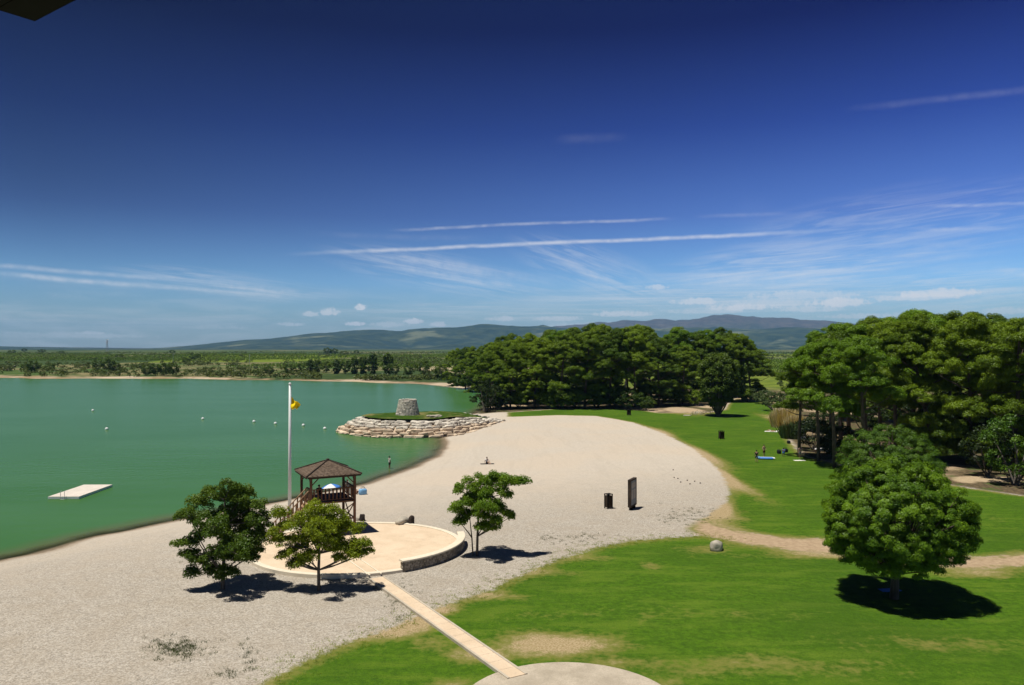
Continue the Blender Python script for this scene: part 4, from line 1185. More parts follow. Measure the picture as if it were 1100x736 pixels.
for k in range(4):
    m3 = Matrix.Rotation(k * math.pi / 2, 3, 'Z')
    mb.box(m3 @ Vector((0, -hw + .06, EV - .07)), (2 * hw - .25, .07, .16), k * math.pi / 2)
    for t in np.linspace(-hw + .5, hw - .5, 9): mb.box(m3 @ Vector((t, -hw + .42, EV + .03)), (.07, .8, .09), k * math.pi / 2)
mb.build('fascia', M['timber_dark'], rf)
mb = MB()
for k in range(4): mb.box(Matrix.Rotation(k * math.pi / 2, 3, 'Z') @ Vector((0, -pw, EV - .13)), (2 * pw + .18 - .19, .15, .22), k * math.pi / 2)
mb.build('beam', M['timber'], gaz)
for sx in (-1, 1):
    for sy in (-1, 1):
        mb = MB(); mb.box((sx * pw, sy * pw, (EV - .02) / 2), (.20, .20, EV + .02), bev=.015)
        ps = mb.build('post', M['timber'], gaz)
        mb = MB()
        for ax in (0, 1):
            e = Vector((sx * pw, sy * pw, EV - .85)); f = Vector((sx * (pw - (.6 if ax == 0 else 0)), sy * (pw - (.6 if ax else 0)), EV - .26)); mb.tube([e, f], .05, 6)
        mb.build('brace', M['timber'], ps)
mb = MB()
for k in range(24): mb.box((-pw + .04 + k * (2 * pw) / 24 + .04, 0, FL_), (.145, 2 * pw + .30, .05))
for y in (-1.5, -.5, .5, 1.5): mb.box((0, y, FL_ - .12), (2 * pw + .3, .09, .18))
mb.build('deck', M['timber'], gaz)
def railing(k, x0, x1, name='railing'):
    m3 = Matrix.Rotation(k * math.pi / 2, 3, 'Z'); mb = MB()
    mb.box(m3 @ Vector(((x0 + x1) / 2, -pw, FL_ + 1.10)), (x1 - x0, .13, .06), k * math.pi / 2)
    mb.box(m3 @ Vector(((x0 + x1) / 2, -pw, FL_ + .17)), (x1 - x0, .07, .07), k * math.pi / 2)
    nn = max(3, int((x1 - x0) / .30))
    for j in range(nn):
        t = x0 + (x1 - x0) * (j + .5) / nn; mb.box(m3 @ Vector((t, -pw, FL_ + .62)), (.13, .035, .88), k * math.pi / 2)
    mb.build(name, M['timber'], gaz)
railing(0, -pw + .1, pw - .1); railing(1, -pw + .1, pw - .1); railing(3, .35, pw - .1)
# vertical board skirting at the lower back half, and the stair on the lake side
mb = MB()
for k in (0, 1, 2):
    m3 = Matrix.Rotation(k * math.pi / 2, 3, 'Z')
    mb.box(m3 @ Vector((0, -pw, 1.45)), (2 * pw - .2, .06, .12), k * math.pi / 2)
    mb.tube([m3 @ Vector((-pw + .1, -pw, .4)), m3 @ Vector((pw - .1, -pw, 2.7))], .05, 6); mb.tube([m3 @ Vector((pw - .1, -pw + .02, .4)), m3 @ Vector((-pw + .1, -pw + .02, 2.7))], .05, 6)
mb.build('cross_bracing', M['timber'], gaz)
mb = MB(); ns = 13
for j in range(ns):
    t = (j + .5) / ns; mb.box((-pw - .15 - t * 2.9, -1.0, FL_ - .05 - t * (FL_ - .15)), (.28, 1.0, .045))
for y in (-1.54, -.46): mb.tube([(-pw - .1, y, FL_ - .1), (-pw - 3.0, y, .1)], .10, 6)
st = mb.build('stair', M['timber_lite'], gaz)
mb = MB()
for y in (-1.6, -.4):
    mb.tube([(-pw - .05, y, FL_ + 1.08), (-pw - 3.0, y, 1.15)], .055, 6)
    for j in range(9):
        t = j / 8; x = -pw - .1 - t * 2.85; z = FL_ - t * (FL_ - .1); mb.box((x, y, z + .52), (.11, .045, 1.04))
mb.build('handrail', M['timber_lite'], st)

# ------------------------------------------------------------------ flagpole
p = gp(311.5, 559)
fp_ = thing('flagpole', 'tall white flagpole with a small yellow flag beside the gazebo', 'flagpole', (p[0], p[1], 0))
mb = MB(); Hf = 16 - 39.5 / F * p[1]; mb.tube([(0, 0, -.3), (0, 0, Hf * .5), (0, 0, Hf)], [.17, .14, .10], 12); mb.build('pole', M['white'], fp_, smooth=True)
mb = MB(); mb.rock((0, 0, Hf + .09), (.13, .13, .13), 0, 1.0, 0, 12, 8); mb.tube([(0, 0, Hf), (.14, 0, Hf + .02)], .04, 6); mb.build('finial', M['white'], fp_)
mb = MB(); mb.lathe([(.45, -.2), (.45, .12), (.40, .16), (0, .16)], n=20); mb.build('footing', M['concrete'], fp_)
vs = []; fs = []; nu, nv_ = 14, 10
for i in range(nu + 1):
    for j in range(nv_ + 1):
        u = i / nu; v = j / nv_
        x = .10 + u * .85 * (1 - .25 * v) - .1 * v; y = .16 * math.sin(u * 7 + v * 2.5) * (.3 + u) + .10 * math.sin(v * 6)
        zz = Hf - 1.15 - v * 1.0 - u * .5 * (1 - v) + .08 * math.sin(u * 9 + 1) - .12 * u
        vs.append((x, y, zz))
for i in range(nu):
    for j in range(nv_): a = i * (nv_ + 1) + j; fs.append((a, a + 1, a + nv_ + 2, a + nv_ + 1))
mb = MB(); mb.add(vs, fs); fo = mb.build('flag', M['yellow'], fp_, smooth=True)
sl = fo.modifiers.new('thickness', 'SOLIDIFY'); sl.thickness = .012
mb = MB(); mb.rod((.13, 0, .5), (.13, 0, Hf - .15), .012, 5); mb.build('halyard', M['white_cloth'], fp_)

# ------------------------------------------------------------------ raft and buoys
c4_ = [gp(59.9, 532.8, WZ + .28), gp(91.6, 533.8, WZ + .28), gp(114.3, 520.9, WZ + .28), gp(86.5, 520.4, WZ + .28)]
raft = thing('swimming_raft', 'flat square white swimming raft floating on the lake', 'raft', ((c4_[0] + c4_[2])[0] / 2, (c4_[0] + c4_[2])[1] / 2, WZ))
e1 = (c4_[1] - c4_[0])[:2]; w_, l_ = np.linalg.norm(e1), np.linalg.norm((c4_[2] - c4_[1])[:2]); ra = math.atan2(e1[1], e1[0])
w_ = (w_ + np.linalg.norm((c4_[2] - c4_[3])[:2])) / 2
e2 = (c4_[2] - c4_[1])[:2]
e1n = e1 / np.linalg.norm(e1); e2n = e2 - e1n * (e2 @ e1n); l_ = np.linalg.norm(e2n)
ra = R(1.5); w_, l_ = 3.35, 7.7; raft.rotation_euler = (0, 0, ra)
mb = MB(); nb = 22
for k in range(nb): mb.box((0, -l_ / 2 + (k + .5) * l_ / nb, .255), (w_, l_ / nb - .02, .06))
mb.build('deck', M['white_deck'], raft)
mb = MB()
for sx in (-1, 1): mb.box((sx * (w_ / 2 - .045), 0, .12), (.09, l_, .20))
for sy in (-1, 1): mb.box((0, sy * (l_ / 2 - .045), .12), (w_ - .185, .09, .20))
mb.build('frame', M['white'], raft)
for k in range(3):
    mb = MB(); mb.tube([(-w_ / 2 + .5 + k * (w_ - 1) / 2, -l_ / 2 + .3, -.05), (-w_ / 2 + .5 + k * (w_ - 1) / 2, l_ / 2 - .3, -.05)], .24, 12); mb.build('float', M['grey_plastic'], raft)
mb = MB()
for x in (.0, .42): mb.tube([(-w_ / 2 + 1.4 + x, -l_ / 2 + .1, .9), (-w_ / 2 + 1.4 + x, -l_ / 2 - .06, .85), (-w_ / 2 + 1.4 + x, -l_ / 2 - .1, -.6)], .025, 6)
for z in (.0, .25, -.3): mb.rod((-w_ / 2 + 1.4, -l_ / 2 - .1, z), (-w_ / 2 + 1.82, -l_ / 2 - .1, z), .02, 6)
mb.build('ladder', M['steel'], raft)
first = None
for x, y, lab in [(100, 441.5, 'white buoy farthest from the beach, nearest the far shore'), (115, 461.5, 'white buoy nearest the swimming raft'), (218, 450.5, 'white buoy midway between the raft and the flagpole'),
                  (273, 453.5, 'white buoy just short of the flagpole'), (296, 455.5, 'white buoy beside the flagpole shaft'), (326, 457.5, 'white buoy just past the flagpole'), (349, 461, 'white buoy nearest the stone embankment tip')]:
    q = gp(x, y, WZ)
    if first is None:
        o = thing('buoy', lab, 'buoy', (q[0], q[1], WZ), 0, 'white marker buoys on the lake')
        mb = MB(); mb.rock((0, 0, .10), (.34, .34, .36), 0, .95, 0, 16, 10); mb.build('float', M['white'], o, smooth=True)
        mb = MB(); mb.tube([(0, 0, .42), (0, 0, .56)], [.07, .05], 8); mb.lathe([(.05, .52), (.09, .55), (.09, .60), (.05, .63)], n=10); mb.build('mooring_eye', M['grey_plastic'], o)
        first = o
    else: o = copy_tree(first); o.location = (q[0], q[1], WZ); o['label'] = lab

# ------------------------------------------------------------------ info panel, bins, boulders
p = gp(678.3, 546.5)
ip = thing('info_panel', 'tall brown framed notice board with a grey panel standing on the sand', 'notice board', (p[0] + .1, p[1] + .2, 0), math.atan2(1.7, .8))
mb = MB()
for x in (-.93, .93): mb.box((x, 0, 1.62), (.10, .34, 2.72), bev=.01)
for z in (.30, 2.93): mb.box((0, 0, z), (1.755, .34, .10), bev=.01)
mb.build('frame', M['timber_dark'], ip)
mb = MB(); mb.box((0, 0, 1.615), (1.752, .24, 2.52)); mb.build('back_board', M['timber'], ip)
mb = MB(); mb.box((0, -.128, 1.615), (1.62, .012, 2.40)); pn = mb.build('panel', M['grey_cloth'], ip)
mb = MB()
for z, w, h_ in ((2.35, 1.3, .5), (1.45, .6, .9)): mb.box((0 if w > 1 else -.38, -.137, z), (w, .006, h_))
mb.box((.42, -.137, 1.45), (.55, .006, .9)); mb.build('notice_sheet', simple('faded_notice', (.42, .36, .31), .8, .2, .15, 3.0), pn)
for x in (-.5, .5):
    mb = MB(); mb.box((x, 0, .10), (.42, .26, .34), bev=.01); mb.build('leg', M['black_wood'], ip)
def bin_(label, x, y, w, h, rz):
    q = gp(x, y); z = ground_z(q[0], q[1])
    root = thing('litter_bin', label, 'litter bin', (q[0], q[1], z), rz, 'brown timber litter bins')
    mb = MB()
    for sx in (-1, 1):
        for sy in (-1, 1): mb.box((sx * (w / 2 - .04), sy * (w / 2 - .04), h / 2 - .05), (.08, .08, h + .1))
    mb.build('frame', M['black_wood'], root)
    mb = MB()
    for sgn in (-1, 1):
        for k in range(5):
            t = -w / 2 + .12 + k * (w - .24) / 4
            mb.box((t, sgn * (w / 2 - .05), h * .50), ((w - .2) / 5.4, .03, h * .82)); mb.box((sgn * (w / 2 - .05), t, h * .50), (.03, (w - .2) / 5.4, h * .82))
    mb.build('slat_panel', M['timber_dark'], root)
    mb = MB(); mb.box((0, 0, h + .03), (w + .04, w + .04, .05), bev=.01); mb.build('lid', M['black_wood'], root)
bin_('dark timber litter bin standing on the sand beside the notice board', 653.5, 545.5, .62, 1.42, .5)
bin_('small brown litter bin out on the far lawn', 774.8, 471.8, .75, 1.40, .2)
bin_('small brown litter bin at the sand and lawn edge by the wood', 675.5, 446.3, .8, 1.35, .1)
random.seed(61)
for x, y, rx, ry, rz_, mt, lab in [(769, 590.5, .62, .5, .46, 'rock', 'pale boulder alone on the grass beside the sandy path'), (432.5, 563.5, .75, .45, .42, 'rock', 'pale boulder on the sand behind the terrace kerb'),
                                   (385, 558.5, .35, .3, .22, 'rock', 'small pale stone on the sand by the gazebo post'), (389.5, 559.2, .26, .25, .40, 'dark_rock', 'dark jagged stone on the sand by the gazebo post'), (442, 564, .26, .28, .55, 'dark_rock', 'dark upright stone beside the pale boulder behind the terrace')]:
    q = gp(x, y); mb = MB(); mb.rock((0, 0, rz_ * .62), (rx, ry, rz_), random.uniform(0, 3), .72, .16, 16, 10, .5, .1)
    tag(mb.build('boulder', M[mt], None, (q[0], q[1], ground_z(q[0], q[1])), True), lab, 'boulder')
k = 0
for x, y in [(723, 505), (724, 513), (728, 514), (731, 518), (738, 516), (746, 517), (752, 519), (741, 520)]:
    q = gp(x, y); mb = MB(); mb.rock((0, 0, .05), (.085, .07, .07), random.uniform(0, 3), .7, .15)
    tag(mb.build('stone', M['dark_rock'], None, (q[0], q[1], ground_z(q[0], q[1]))), 'small dark stone in the scatter on the sand near the lawn edge', 'stone', 'small dark stones on the sand'); k += 1

# ------------------------------------------------------------------ weeds on the gravel, tufts along the lawn edges
def tufts(name, pts, h, per, mat):
    pts = np.array(pts); n = len(pts) * per
    b0 = np.repeat(pts, per, 0) + np.column_stack([rng.normal(size=(n, 2)) * .10, np.full(n, -.02)])
    tip = b0 + np.column_stack([rng.normal(size=(n, 2)) * .07, h * (.5 + .8 * rng.random(n))])
    a = rng.random(n) * 6.283; sd = np.stack([np.cos(a), np.sin(a), a * 0], 1) * .013
    V = np.stack([b0 - sd, b0 + sd, tip + sd * .2, tip - sd * .2], 1).reshape(-1, 3)
    tag(link(name, np_mesh(name, V, np.arange(n * 4).reshape(-1, 4), np.repeat(rng.random(n), 4), [mat])), None, None, None, 'stuff')
pts = []
for cx_, cy_, sx, sy, n_w in [(190, 695, 16, 6, 150), (268, 700, 5, 8, 22), (245, 722, 6, 3, 16), (222, 608, 14, 5, 40), (600, 580, 12, 3, 26), (745, 552, 22, 5, 60), (628, 577, 12, 2, 24), (730, 558, 14, 3, 30), (425, 640, 10, 14, 40)]:
    for k in range(n_w):
        q = gp(random.gauss(cx_, sx), random.gauss(cy_, sy)); pts.append((q[0], q[1], ground_z(q[0], q[1])))
tufts('weeds', pts, .12, 14, M['scrub'])
pts = []
edge = np.array(LAWN_B[:16])
for i in range(len(edge) - 1):
    L_ = np.linalg.norm(edge[i + 1] - edge[i])
    for k in range(int(L_ * 16)):
        t = random.random(); q = edge[i] * (1 - t) + edge[i + 1] * t + rng.normal(size=2) * .75
        pts.append((q[0], q[1], ground_z(q[0], q[1])))
tufts('grass_tufts', pts, .10, 12, M['leaf_light'])

# ------------------------------------------------------------------ people
def skin_mesh(name, joints, bones, mat, sub=2):
    """one continuous surface grown round a skeleton: joints name -> (x, y, z, rx, ry)"""
    names = list(joints); me = bpy.data.meshes.new(name)
    me.from_pydata([joints[k][:3] for k in names], [(names.index(a), names.index(b)) for a, b in bones], [])
    o = bpy.data.objects.new(name, me); COL.objects.link(o)
    o.modifiers.new('Skin', 'SKIN'); s2 = o.modifiers.new('Sub', 'SUBSURF'); s2.levels = sub; s2.render_levels = sub
    if not me.skin_vertices: 
        bm = bmesh.new(); bm.from_mesh(me); bm.verts.layers.skin.verify(); bm.to_mesh(me); bm.free()
    for i, k in enumerate(names):
        sv = me.skin_vertices[0].data[i]; sv.radius = (joints[k][3], joints[k][4]); sv.use_root = (i == 0)
    dg = bpy.context.evaluated_depsgraph_get()
    m2 = bpy.data.meshes.new_from_object(o.evaluated_get(dg)); m2.name = name
    bpy.data.objects.remove(o); bpy.data.meshes.remove(me)
    m2.materials.clear(); m2.materials.append(mat)
    m2.polygons.foreach_set('use_smooth', np.ones(len(m2.polygons), bool)); return m2

STAND = dict(pelvis=(0, 0, .95), belly=(0, 0, 1.10), chest=(0, .01, 1.33), neck=(0, .01, 1.50), chin=(0, -.02, 1.57), head=(0, -.005, 1.64), top=(0, .01, 1.73),
             sl=(-.19, .01, 1.43), el=(-.25, .02, 1.15), wl=(-.26, -.05, .92), hl=(-.26, -.07, .82), sr=(.19, .01, 1.43), er=(.25, .02, 1.15), wr=(.26, -.05, .92), hr=(.26, -.07, .82),
             tl=(-.10, 0, .90), kl=(-.11, -.02, .50), al=(-.11, .02, .09), fl=(-.12, -.14, .035), tr=(.10, 0, .90), kr=(.11, -.02, .50), ar=(.11, .02, .09), fr=(.12, -.14, .035))
SIT = dict(pelvis=(0, 0, .12), belly=(0, .03, .28), chest=(0, .02, .50), neck=(0, -.01, .67), chin=(0, -.05, .74), head=(0, -.04, .81), top=(0, -.02, .90),
           sl=(-.19, .02, .60), el=(-.26, .12, .36), wl=(-.24, .10, .12), hl=(-.24, .04, .04), sr=(.19, .02, .60), er=(.24, -.14, .42), wr=(.18, -.34, .44), hr=(.16, -.42, .44),
           tl=(-.10, -.05, .12), kl=(-.13, -.44, .36), al=(-.12, -.72, .07), fl=(-.12, -.84, .04), tr=(.10, -.05, .12), kr=(.13, -.46, .34), ar=(.12, -.76, .07), fr=(.12, -.88, .04))
CHAIR = dict(SIT); CHAIR = {k: (v[0], v[1], v[2] + .42) for k, v in CHAIR.items()}
CHAIR.update(kl=(-.12, -.44, .52), al=(-.12, -.44, .10), fl=(-.12, -.58, .05), kr=(.12, -.44, .52), ar=(.12, -.40, .10), fr=(.12, -.54, .05), el=(-.24, .02, .78), wl=(-.2, -.22, .66), hl=(-.18, -.3, .64))
LIE = {k: (v[0], -(v[2] - .9), .13 + (v[1] * -.6)) for k, v in STAND.items()}
LIE.update(kl=(-.13, .40, .34), al=(-.12, .78, .09), fl=(-.12, .88, .10), hl=(-.26, .06, .05), hr=(.26, .06, .05), el=(-.27, -.25, .07), er=(.27, -.25, .07), wl=(-.27, -.03, .06), wr=(.27, -.03, .06))
RAD = dict(pelvis=(.150, .115), belly=(.135, .10), chest=(.155, .110), neck=(.055, .055), chin=(.068, .075), head=(.080, .098), top=(.055, .065), sl=(.062, .062), el=(.042, .042), wl=(.030, .030), hl=(.038, .022),
           sr=(.062, .062), er=(.042, .042), wr=(.030, .030), hr=(.038, .022), tl=(.088, .088), kl=(.058, .058), al=(.038, .038), fl=(.040, .025), tr=(.088, .088), kr=(.058, .058), ar=(.038, .038), fr=(.040, .025))
BONES = [('pelvis', 'belly'), ('belly', 'chest'), ('chest', 'neck'), ('neck', 'chin'), ('chin', 'head'), ('head', 'top'), ('chest', 'sl'), ('sl', 'el'), ('el', 'wl'), ('wl', 'hl'), ('chest', 'sr'), ('sr', 'er'), ('er', 'wr'), ('wr', 'hr'),
         ('pelvis', 'tl'), ('tl', 'kl'), ('kl', 'al'), ('al', 'fl'), ('pelvis', 'tr'), ('tr', 'kr'), ('kr', 'ar'), ('ar', 'fr')]
def person(label, pose, loc, rz, skin='skin', shirt=None, shorts='dark_cloth', scale=1.0, edit=None, longleg=False):
    P_ = dict(pose)
    if edit: P_.update(edit)
    root = thing('person', label, 'person', loc, rz); root.scale = (scale,) * 3
    J = {k: (*P_[k], *RAD[k]) for k in ['pelvis'] + [k for k in P_ if k != 'pelvis']}
    body = link('body', skin_mesh('body', J, BONES, M[skin]), root)
    # fingers, hair, clothes
    V3 = lambda k: Vector(P_[k])
    mb = MB()
    for s_, w_, e_ in (('hl', 'wl', 1), ('hr', 'wr', -1)):
        h = V3(s_); d = (h - V3(w_)).normalized(); sd = d.cross(Vector((0, 1, .01))); 
        if sd.length < .1: sd = d.cross(Vector((0, 0, 1)))
        sd.normalize(); bk = d.cross(sd)
        for i_, ln in enumerate((.060, .072, .067, .052)):
            o_ = sd * (i_ - 1.5) * .019; mb.tube([h + o_, h + d * ln * .6 + o_, h + d * ln + o_ + bk * .012], [.010, .009, .007], 6)
        mb.tube([h - d * .05 + sd * .028, h - d * .01 + sd * .055, h + d * .02 + sd * .056], [.012, .011, .008], 6)
    hd = V3('head'); tp = V3('top'); ch = V3('chin'); ud = (tp - ch).normalized()
    fw = Vector((0, -1, 0)); fw = (fw - ud * fw.dot(ud)).normalized() if abs(fw.dot(ud)) < .95 else Vector((0, 0, 1))
    sdv = ud.cross(fw)
    mb.rock(hd + fw * .10 - ud * .01, (.014, .020, .022), 0, .9, 0, 8, 5)
    for s_ in (-1, 1): mb.rock(hd + sdv * s_ * .083, (.012, .02, .03), 0, .9, 0, 8, 5)
    bm_ = mb.build('fingers', M[skin], body, smooth=True)
    mb = MB()
    for s_ in (-1, 1): mb.rock(hd + fw * .088 + sdv * s_ * .032 + ud * .012, (.011, .008, .007), 0, 1, 0, 8, 5)
    mb.build('eyes', M['hair'], body)
    hc = hd + ud * .05 - fw * .022
    mb = MB(); mb.rock(hc, (.100, .112, .088), 0, .95, .05, 14, 8); mb.build('hair', M['hair'], root, smooth=True)
    if shirt:
        ks = ['belly', 'pelvis', 'chest', 'sl', 'sr']; J2 = {k: (*P_[k], RAD[k][0] + .016, RAD[k][1] + .016) for k in ks}
        for a, b_, k in (('sl', 'el', 'cl'), ('sr', 'er', 'cr')):
            q = V3(a).lerp(V3(b_), .55); J2[k] = (*q, .062, .062)
        J2['nk'] = (*V3('chest').lerp(V3('neck'), .55), .075, .07)
        link('shirt', skin_mesh('shirt', J2, [('belly', 'pelvis'), ('belly', 'chest'), ('chest', 'sl'), ('chest', 'sr'), ('sl', 'cl'), ('sr', 'cr'), ('chest', 'nk')], M[shirt]), root)
    if shorts:
        J3 = {'pelvis': (*P_['pelvis'], .162, .128), 'waist': (*V3('pelvis').lerp(V3('belly'), .55), .150, .118)}
        for s_ in 'lr':
            J3['t' + s_] = (*P_['t' + s_], .106, .106); q = V3('t' + s_).lerp(V3('k' + s_), 1.0 if longleg else .8); J3['k' + s_] = (*q, .082, .082)
            if longleg: J3['a' + s_] = (*P_['a' + s_], .06, .06)
        bn = [('pelvis', 'waist'), ('pelvis', 'tl'), ('pelvis', 'tr'), ('tl', 'kl'), ('tr', 'kr')] + ([('kl', 'al'), ('kr', 'ar')] if longleg else [])
        link('trousers' if longleg else 'shorts', skin_mesh('shorts', J3, bn, M[shorts]), root)
    return root
def gpz(x, y): q = gp(x, y); return (q[0], q[1], ground_z(q[0], q[1]))
q = gp(418.5, 503.2, WZ)
person('person in pale shirt and dark shorts standing in the shallows at the shoreline', STAND, (q[0], q[1], WZ - .10), 2.2, 'skin_dark', 'white_cloth', 'dark_cloth', 1.02)
person('person in white sitting alone on the open sand', SIT, gpz(523, 498), .6, 'skin', 'white_cloth', 'dark_cloth')
person('person in dark top seated at the railing inside the gazebo', CHAIR, (*(Vector((GXc, GYc, 0)) + Matrix.Rotation(ga, 3, 'Z') @ Vector((-1.0, -1.05, 0))).to_2d(), FL_ + .025), .5, 'skin_dark', 'dark_cloth', 'dark_cloth', 1.0)
person('person in white shirt standing on the beach behind the gazebo', STAND, gpz(373.5, 531.5), 1.0, 'skin', 'white_cloth', 'pink_cloth', 1.0)
person('sunbather with bare shoulders sitting on the beach beside the blue beach bag', SIT, gpz(382, 530.5), 2.6, 'skin', None, 'red_cloth')
person('person in black clothes standing on the lawn in front of the blue airbed', STAND, gpz(812.5, 497), 2.7, 'skin', 'dark_cloth', 'dark_cloth', 1.0)
person('shirtless person in dark red shorts standing behind the blue airbed', STAND, gpz(820.5, 491), .4, 'skin', None, 'red_cloth', 1.03, dict(el=(-.32, .02, 1.20), wl=(-.22, -.14, 1.05), hl=(-.15, -.17, 1.03), er=(.32, .02, 1.20), wr=(.22, -.14, 1.05), hr=(.15, -.17, 1.03)))
person('person in blue shirt seated on the lawn beside the dark bags', CHAIR, gpz(841.5, 491), 2.9, 'skin_dark', 'blue', 'blue')
person('person in faded pink standing at the edge of the pine shade', STAND, gpz(859, 493), -1.0, 'skin', 'pink_cloth', 'grey_cloth', 1.0)
person('sunbather lying on a pale towel on the far lawn', LIE, (*gpz(828, 464)[:2], gpz(828, 464)[2] + .015), 1.25, 'skin', None, 'white_cloth')
# towels, bags, airbed, parasols, chairs
def towel(label, loc, rz, l, w, mat):
    vs = []; fs = []; a, b_ = 16, 8
    for i in range(a + 1):
        for j in range(b_ + 1): vs.append(((i / a - .5) * l, (j / b_ - .5) * w, .014 + .012 * math.sin(i * 1.3 + j) * math.cos(j * 1.7)))
    for i in range(a):
        for j in range(b_): k_ = i * (b_ + 1) + j; fs.append((k_, k_ + b_ + 1, k_ + b_ + 2, k_ + 1))
    mb = MB(); mb.add(vs, fs); o = mb.build('towel', M[mat], None, loc, True); o.rotation_euler = (0, 0, rz)
    s_ = o.modifiers.new('thickness', 'SOLIDIFY'); s_.thickness = .012
    return tag(o, label, 'towel')
towel('pale yellow towel under the lying sunbather on the far lawn', gpz(828, 464), 1.25 + math.pi / 2, 2.3, 1.2, 'white_cloth')
towel('empty white towel stretched out next to the lying sunbather', gpz(836, 463.3), .15, 2.0, .9, 'white_cloth')
towel('dark towel under the lone sitter on the sand', gpz(523.5, 498.3), .1, 1.9, .8, 'dark_cloth')
towel('pale towel at the edge of the pine shade beside the person in pink', gpz(858.5, 495), .1, 1.6, .8, 'white_cloth')
towel('blue mat spread in the shadow of the front round pine', gpz(955, 632.5), .15, 1.35, .65, 'blue')
def airbed(label, loc, rz):
    root = thing('airbed', label, 'airbed', loc, rz)
    mb = MB()
    for k in range(5): mb.tube([(-1.05, -.40 + .2 * k, .13), (-.98, -.40 + .2 * k, .14), (.98, -.40 + .2 * k, .14), (1.05, -.40 + .2 * k, .13)], [.06, .12, .12, .06], 10)
    mb.build('mattress', M['blue'], root, smooth=True)
    mb = MB(); mb.rock((-1.0, 0, .24), (.26, .52, .15), 0, .6, .03); mb.build('pillow', M['lblue'], root, smooth=True)
    mb = MB(); mb.tube([(-1.0, .55, .16), (1.1, .55, .16), (1.22, .3, .16), (1.22, -.3, .16)], .11, 10); mb.build('rim', M['white'], root, smooth=True)
airbed('blue and white airbed on the lawn between two standing people', gpz(822, 493.5), -.2)
def bag(label, loc, mat, s_=1.0):
    root = thing('bag', label, 'bag', loc, random.uniform(0, 3)); root.scale = (s_,) * 3
    mb = MB(); mb.rock((0, 0, .24), (.34, .22, .26), 0, .5, .06, 14, 8); mb.build('body', M[mat], root, smooth=True)
    mb = MB()
    for y in (-.1, .1): mb.tube([(-.18, y, .44), (-.12, y, .64), (.12, y, .64), (.18, y, .44)], .018, 6)
    mb.build('handle', M['dark_cloth'], root)
bag('big black bag on the lawn beside the seated person in blue', gpz(836.5, 487.5), 'dark_cloth', 1.15)
bag('blue beach bag on the sand just past the gazebo', gpz(390, 531), 'lblue', 1.3)
bag('black bag on the grass behind the seated person in blue', gpz(843.5, 486), 'dark_cloth', 1.1)
bag('small dark bag alone on the lawn near the reed tussock', gpz(847, 476.5), 'dark_cloth', 1.0)
def parasol(label, loc, mats, r=1.0, h=1.9, tilt=(0, 0)):
    root = thing('parasol', label, 'parasol', loc); root.rotation_euler = (tilt[0], tilt[1], 0)
    mb = MB(); mb.rod((0, 0, -.2), (0, 0, h), .022, 8); mb.build('pole', M['white'], root)
    for k in range(8):
        a0_, a1_ = k * math.pi / 4, (k + 1) * math.pi / 4; mb = MB(); vs = []; fs = []
        for i in range(7):
            t = i / 6; rr = r * t; z = h - .02 - .36 * r * t ** 1.6
            for j in range(5):
                a = a0_ + (a1_ - a0_) * j / 4; sag = .05 * t * math.sin(math.pi * j / 4); vs.append((rr * math.cos(a), rr * math.sin(a), z - sag))
        for i in range(6):
            for j in range(4): fs.append((i * 5 + j, i * 5 + 5 + j, i * 5 + 6 + j, i * 5 + 1 + j))
        mb.add(vs, fs); o = mb.build('canopy_panel', M[mats[k % len(mats)]], root, smooth=True)
        s_ = o.modifiers.new('thickness', 'SOLIDIFY'); s_.thickness = .006
    mb = MB()
    for k in range(8): a = k * math.pi / 4; mb.rod((.03 * math.cos(a), .03 * math.sin(a), h - .40), (r * .7 * math.cos(a), r * .7 * math.sin(a), h - .24 * r), .008, 5)
    mb.build('rib', M['steel'], root)
parasol('blue and white beach parasol seen through the gazebo', gpz(357, 536), ['blue', 'blue', 'lblue', 'blue', 'blue', 'white_cloth', 'white_cloth', 'blue'], 1.05, 1.7, (0, -.1))
parasol('grey parasol at the edge of the pine shade', gpz(860.5, 481), ['grey_cloth'], .95, 2.0, (.1, .2))
def table(loc, rz):
    root = thing('picnic_table', 'picnic table with a white cloth in the shade of the pines', 'picnic table', loc, rz)
    mb = MB()
    for k in range(6): mb.box((0, -.36 + k * .145, .74), (1.9, .135, .045))
    mb.build('tabletop', M['timber_lite'], root)
    for y in (-.78, .78):
        mb = MB(); mb.box((0, y, .44), (1.9, .27, .045)); mb.build('bench', M['timber_lite'], root)
    for x in (-.7, .7):
        mb = MB(); mb.tube([(x, -.75, 0), (x, -.3, .71)], .05, 6); mb.tube([(x, .75, 0), (x, .3, .71)], .05, 6); mb.box((x, 0, .40), (.06, 1.6, .08)); mb.build('leg', M['timber'], root)
    return root
tl = gpz(883, 487); table(tl, .1)
vs = []; fs = []
for i in range(15):
    for j in range(9):
        u = (i / 14 - .5) * 2.2; v = (j / 8 - .5) * 1.3; d = max(abs(u) - .97, abs(v) - .46, 0); vs.append((u if abs(u) < .97 else math.copysign(.97 + d * .12, u), v if abs(v) < .46 else math.copysign(.46 + d * .12, v), .775 - d * 1.5))
for i in range(14):
    for j in range(8): k_ = i * 9 + j; fs.append((k_, k_ + 9, k_ + 10, k_ + 1))
mb = MB(); mb.add(vs, fs); o = mb.build('tablecloth', M['white_cloth'], None, tl, True); o.rotation_euler = (0, 0, .1); tag(o, 'white cloth over the picnic table under the pines', 'tablecloth')

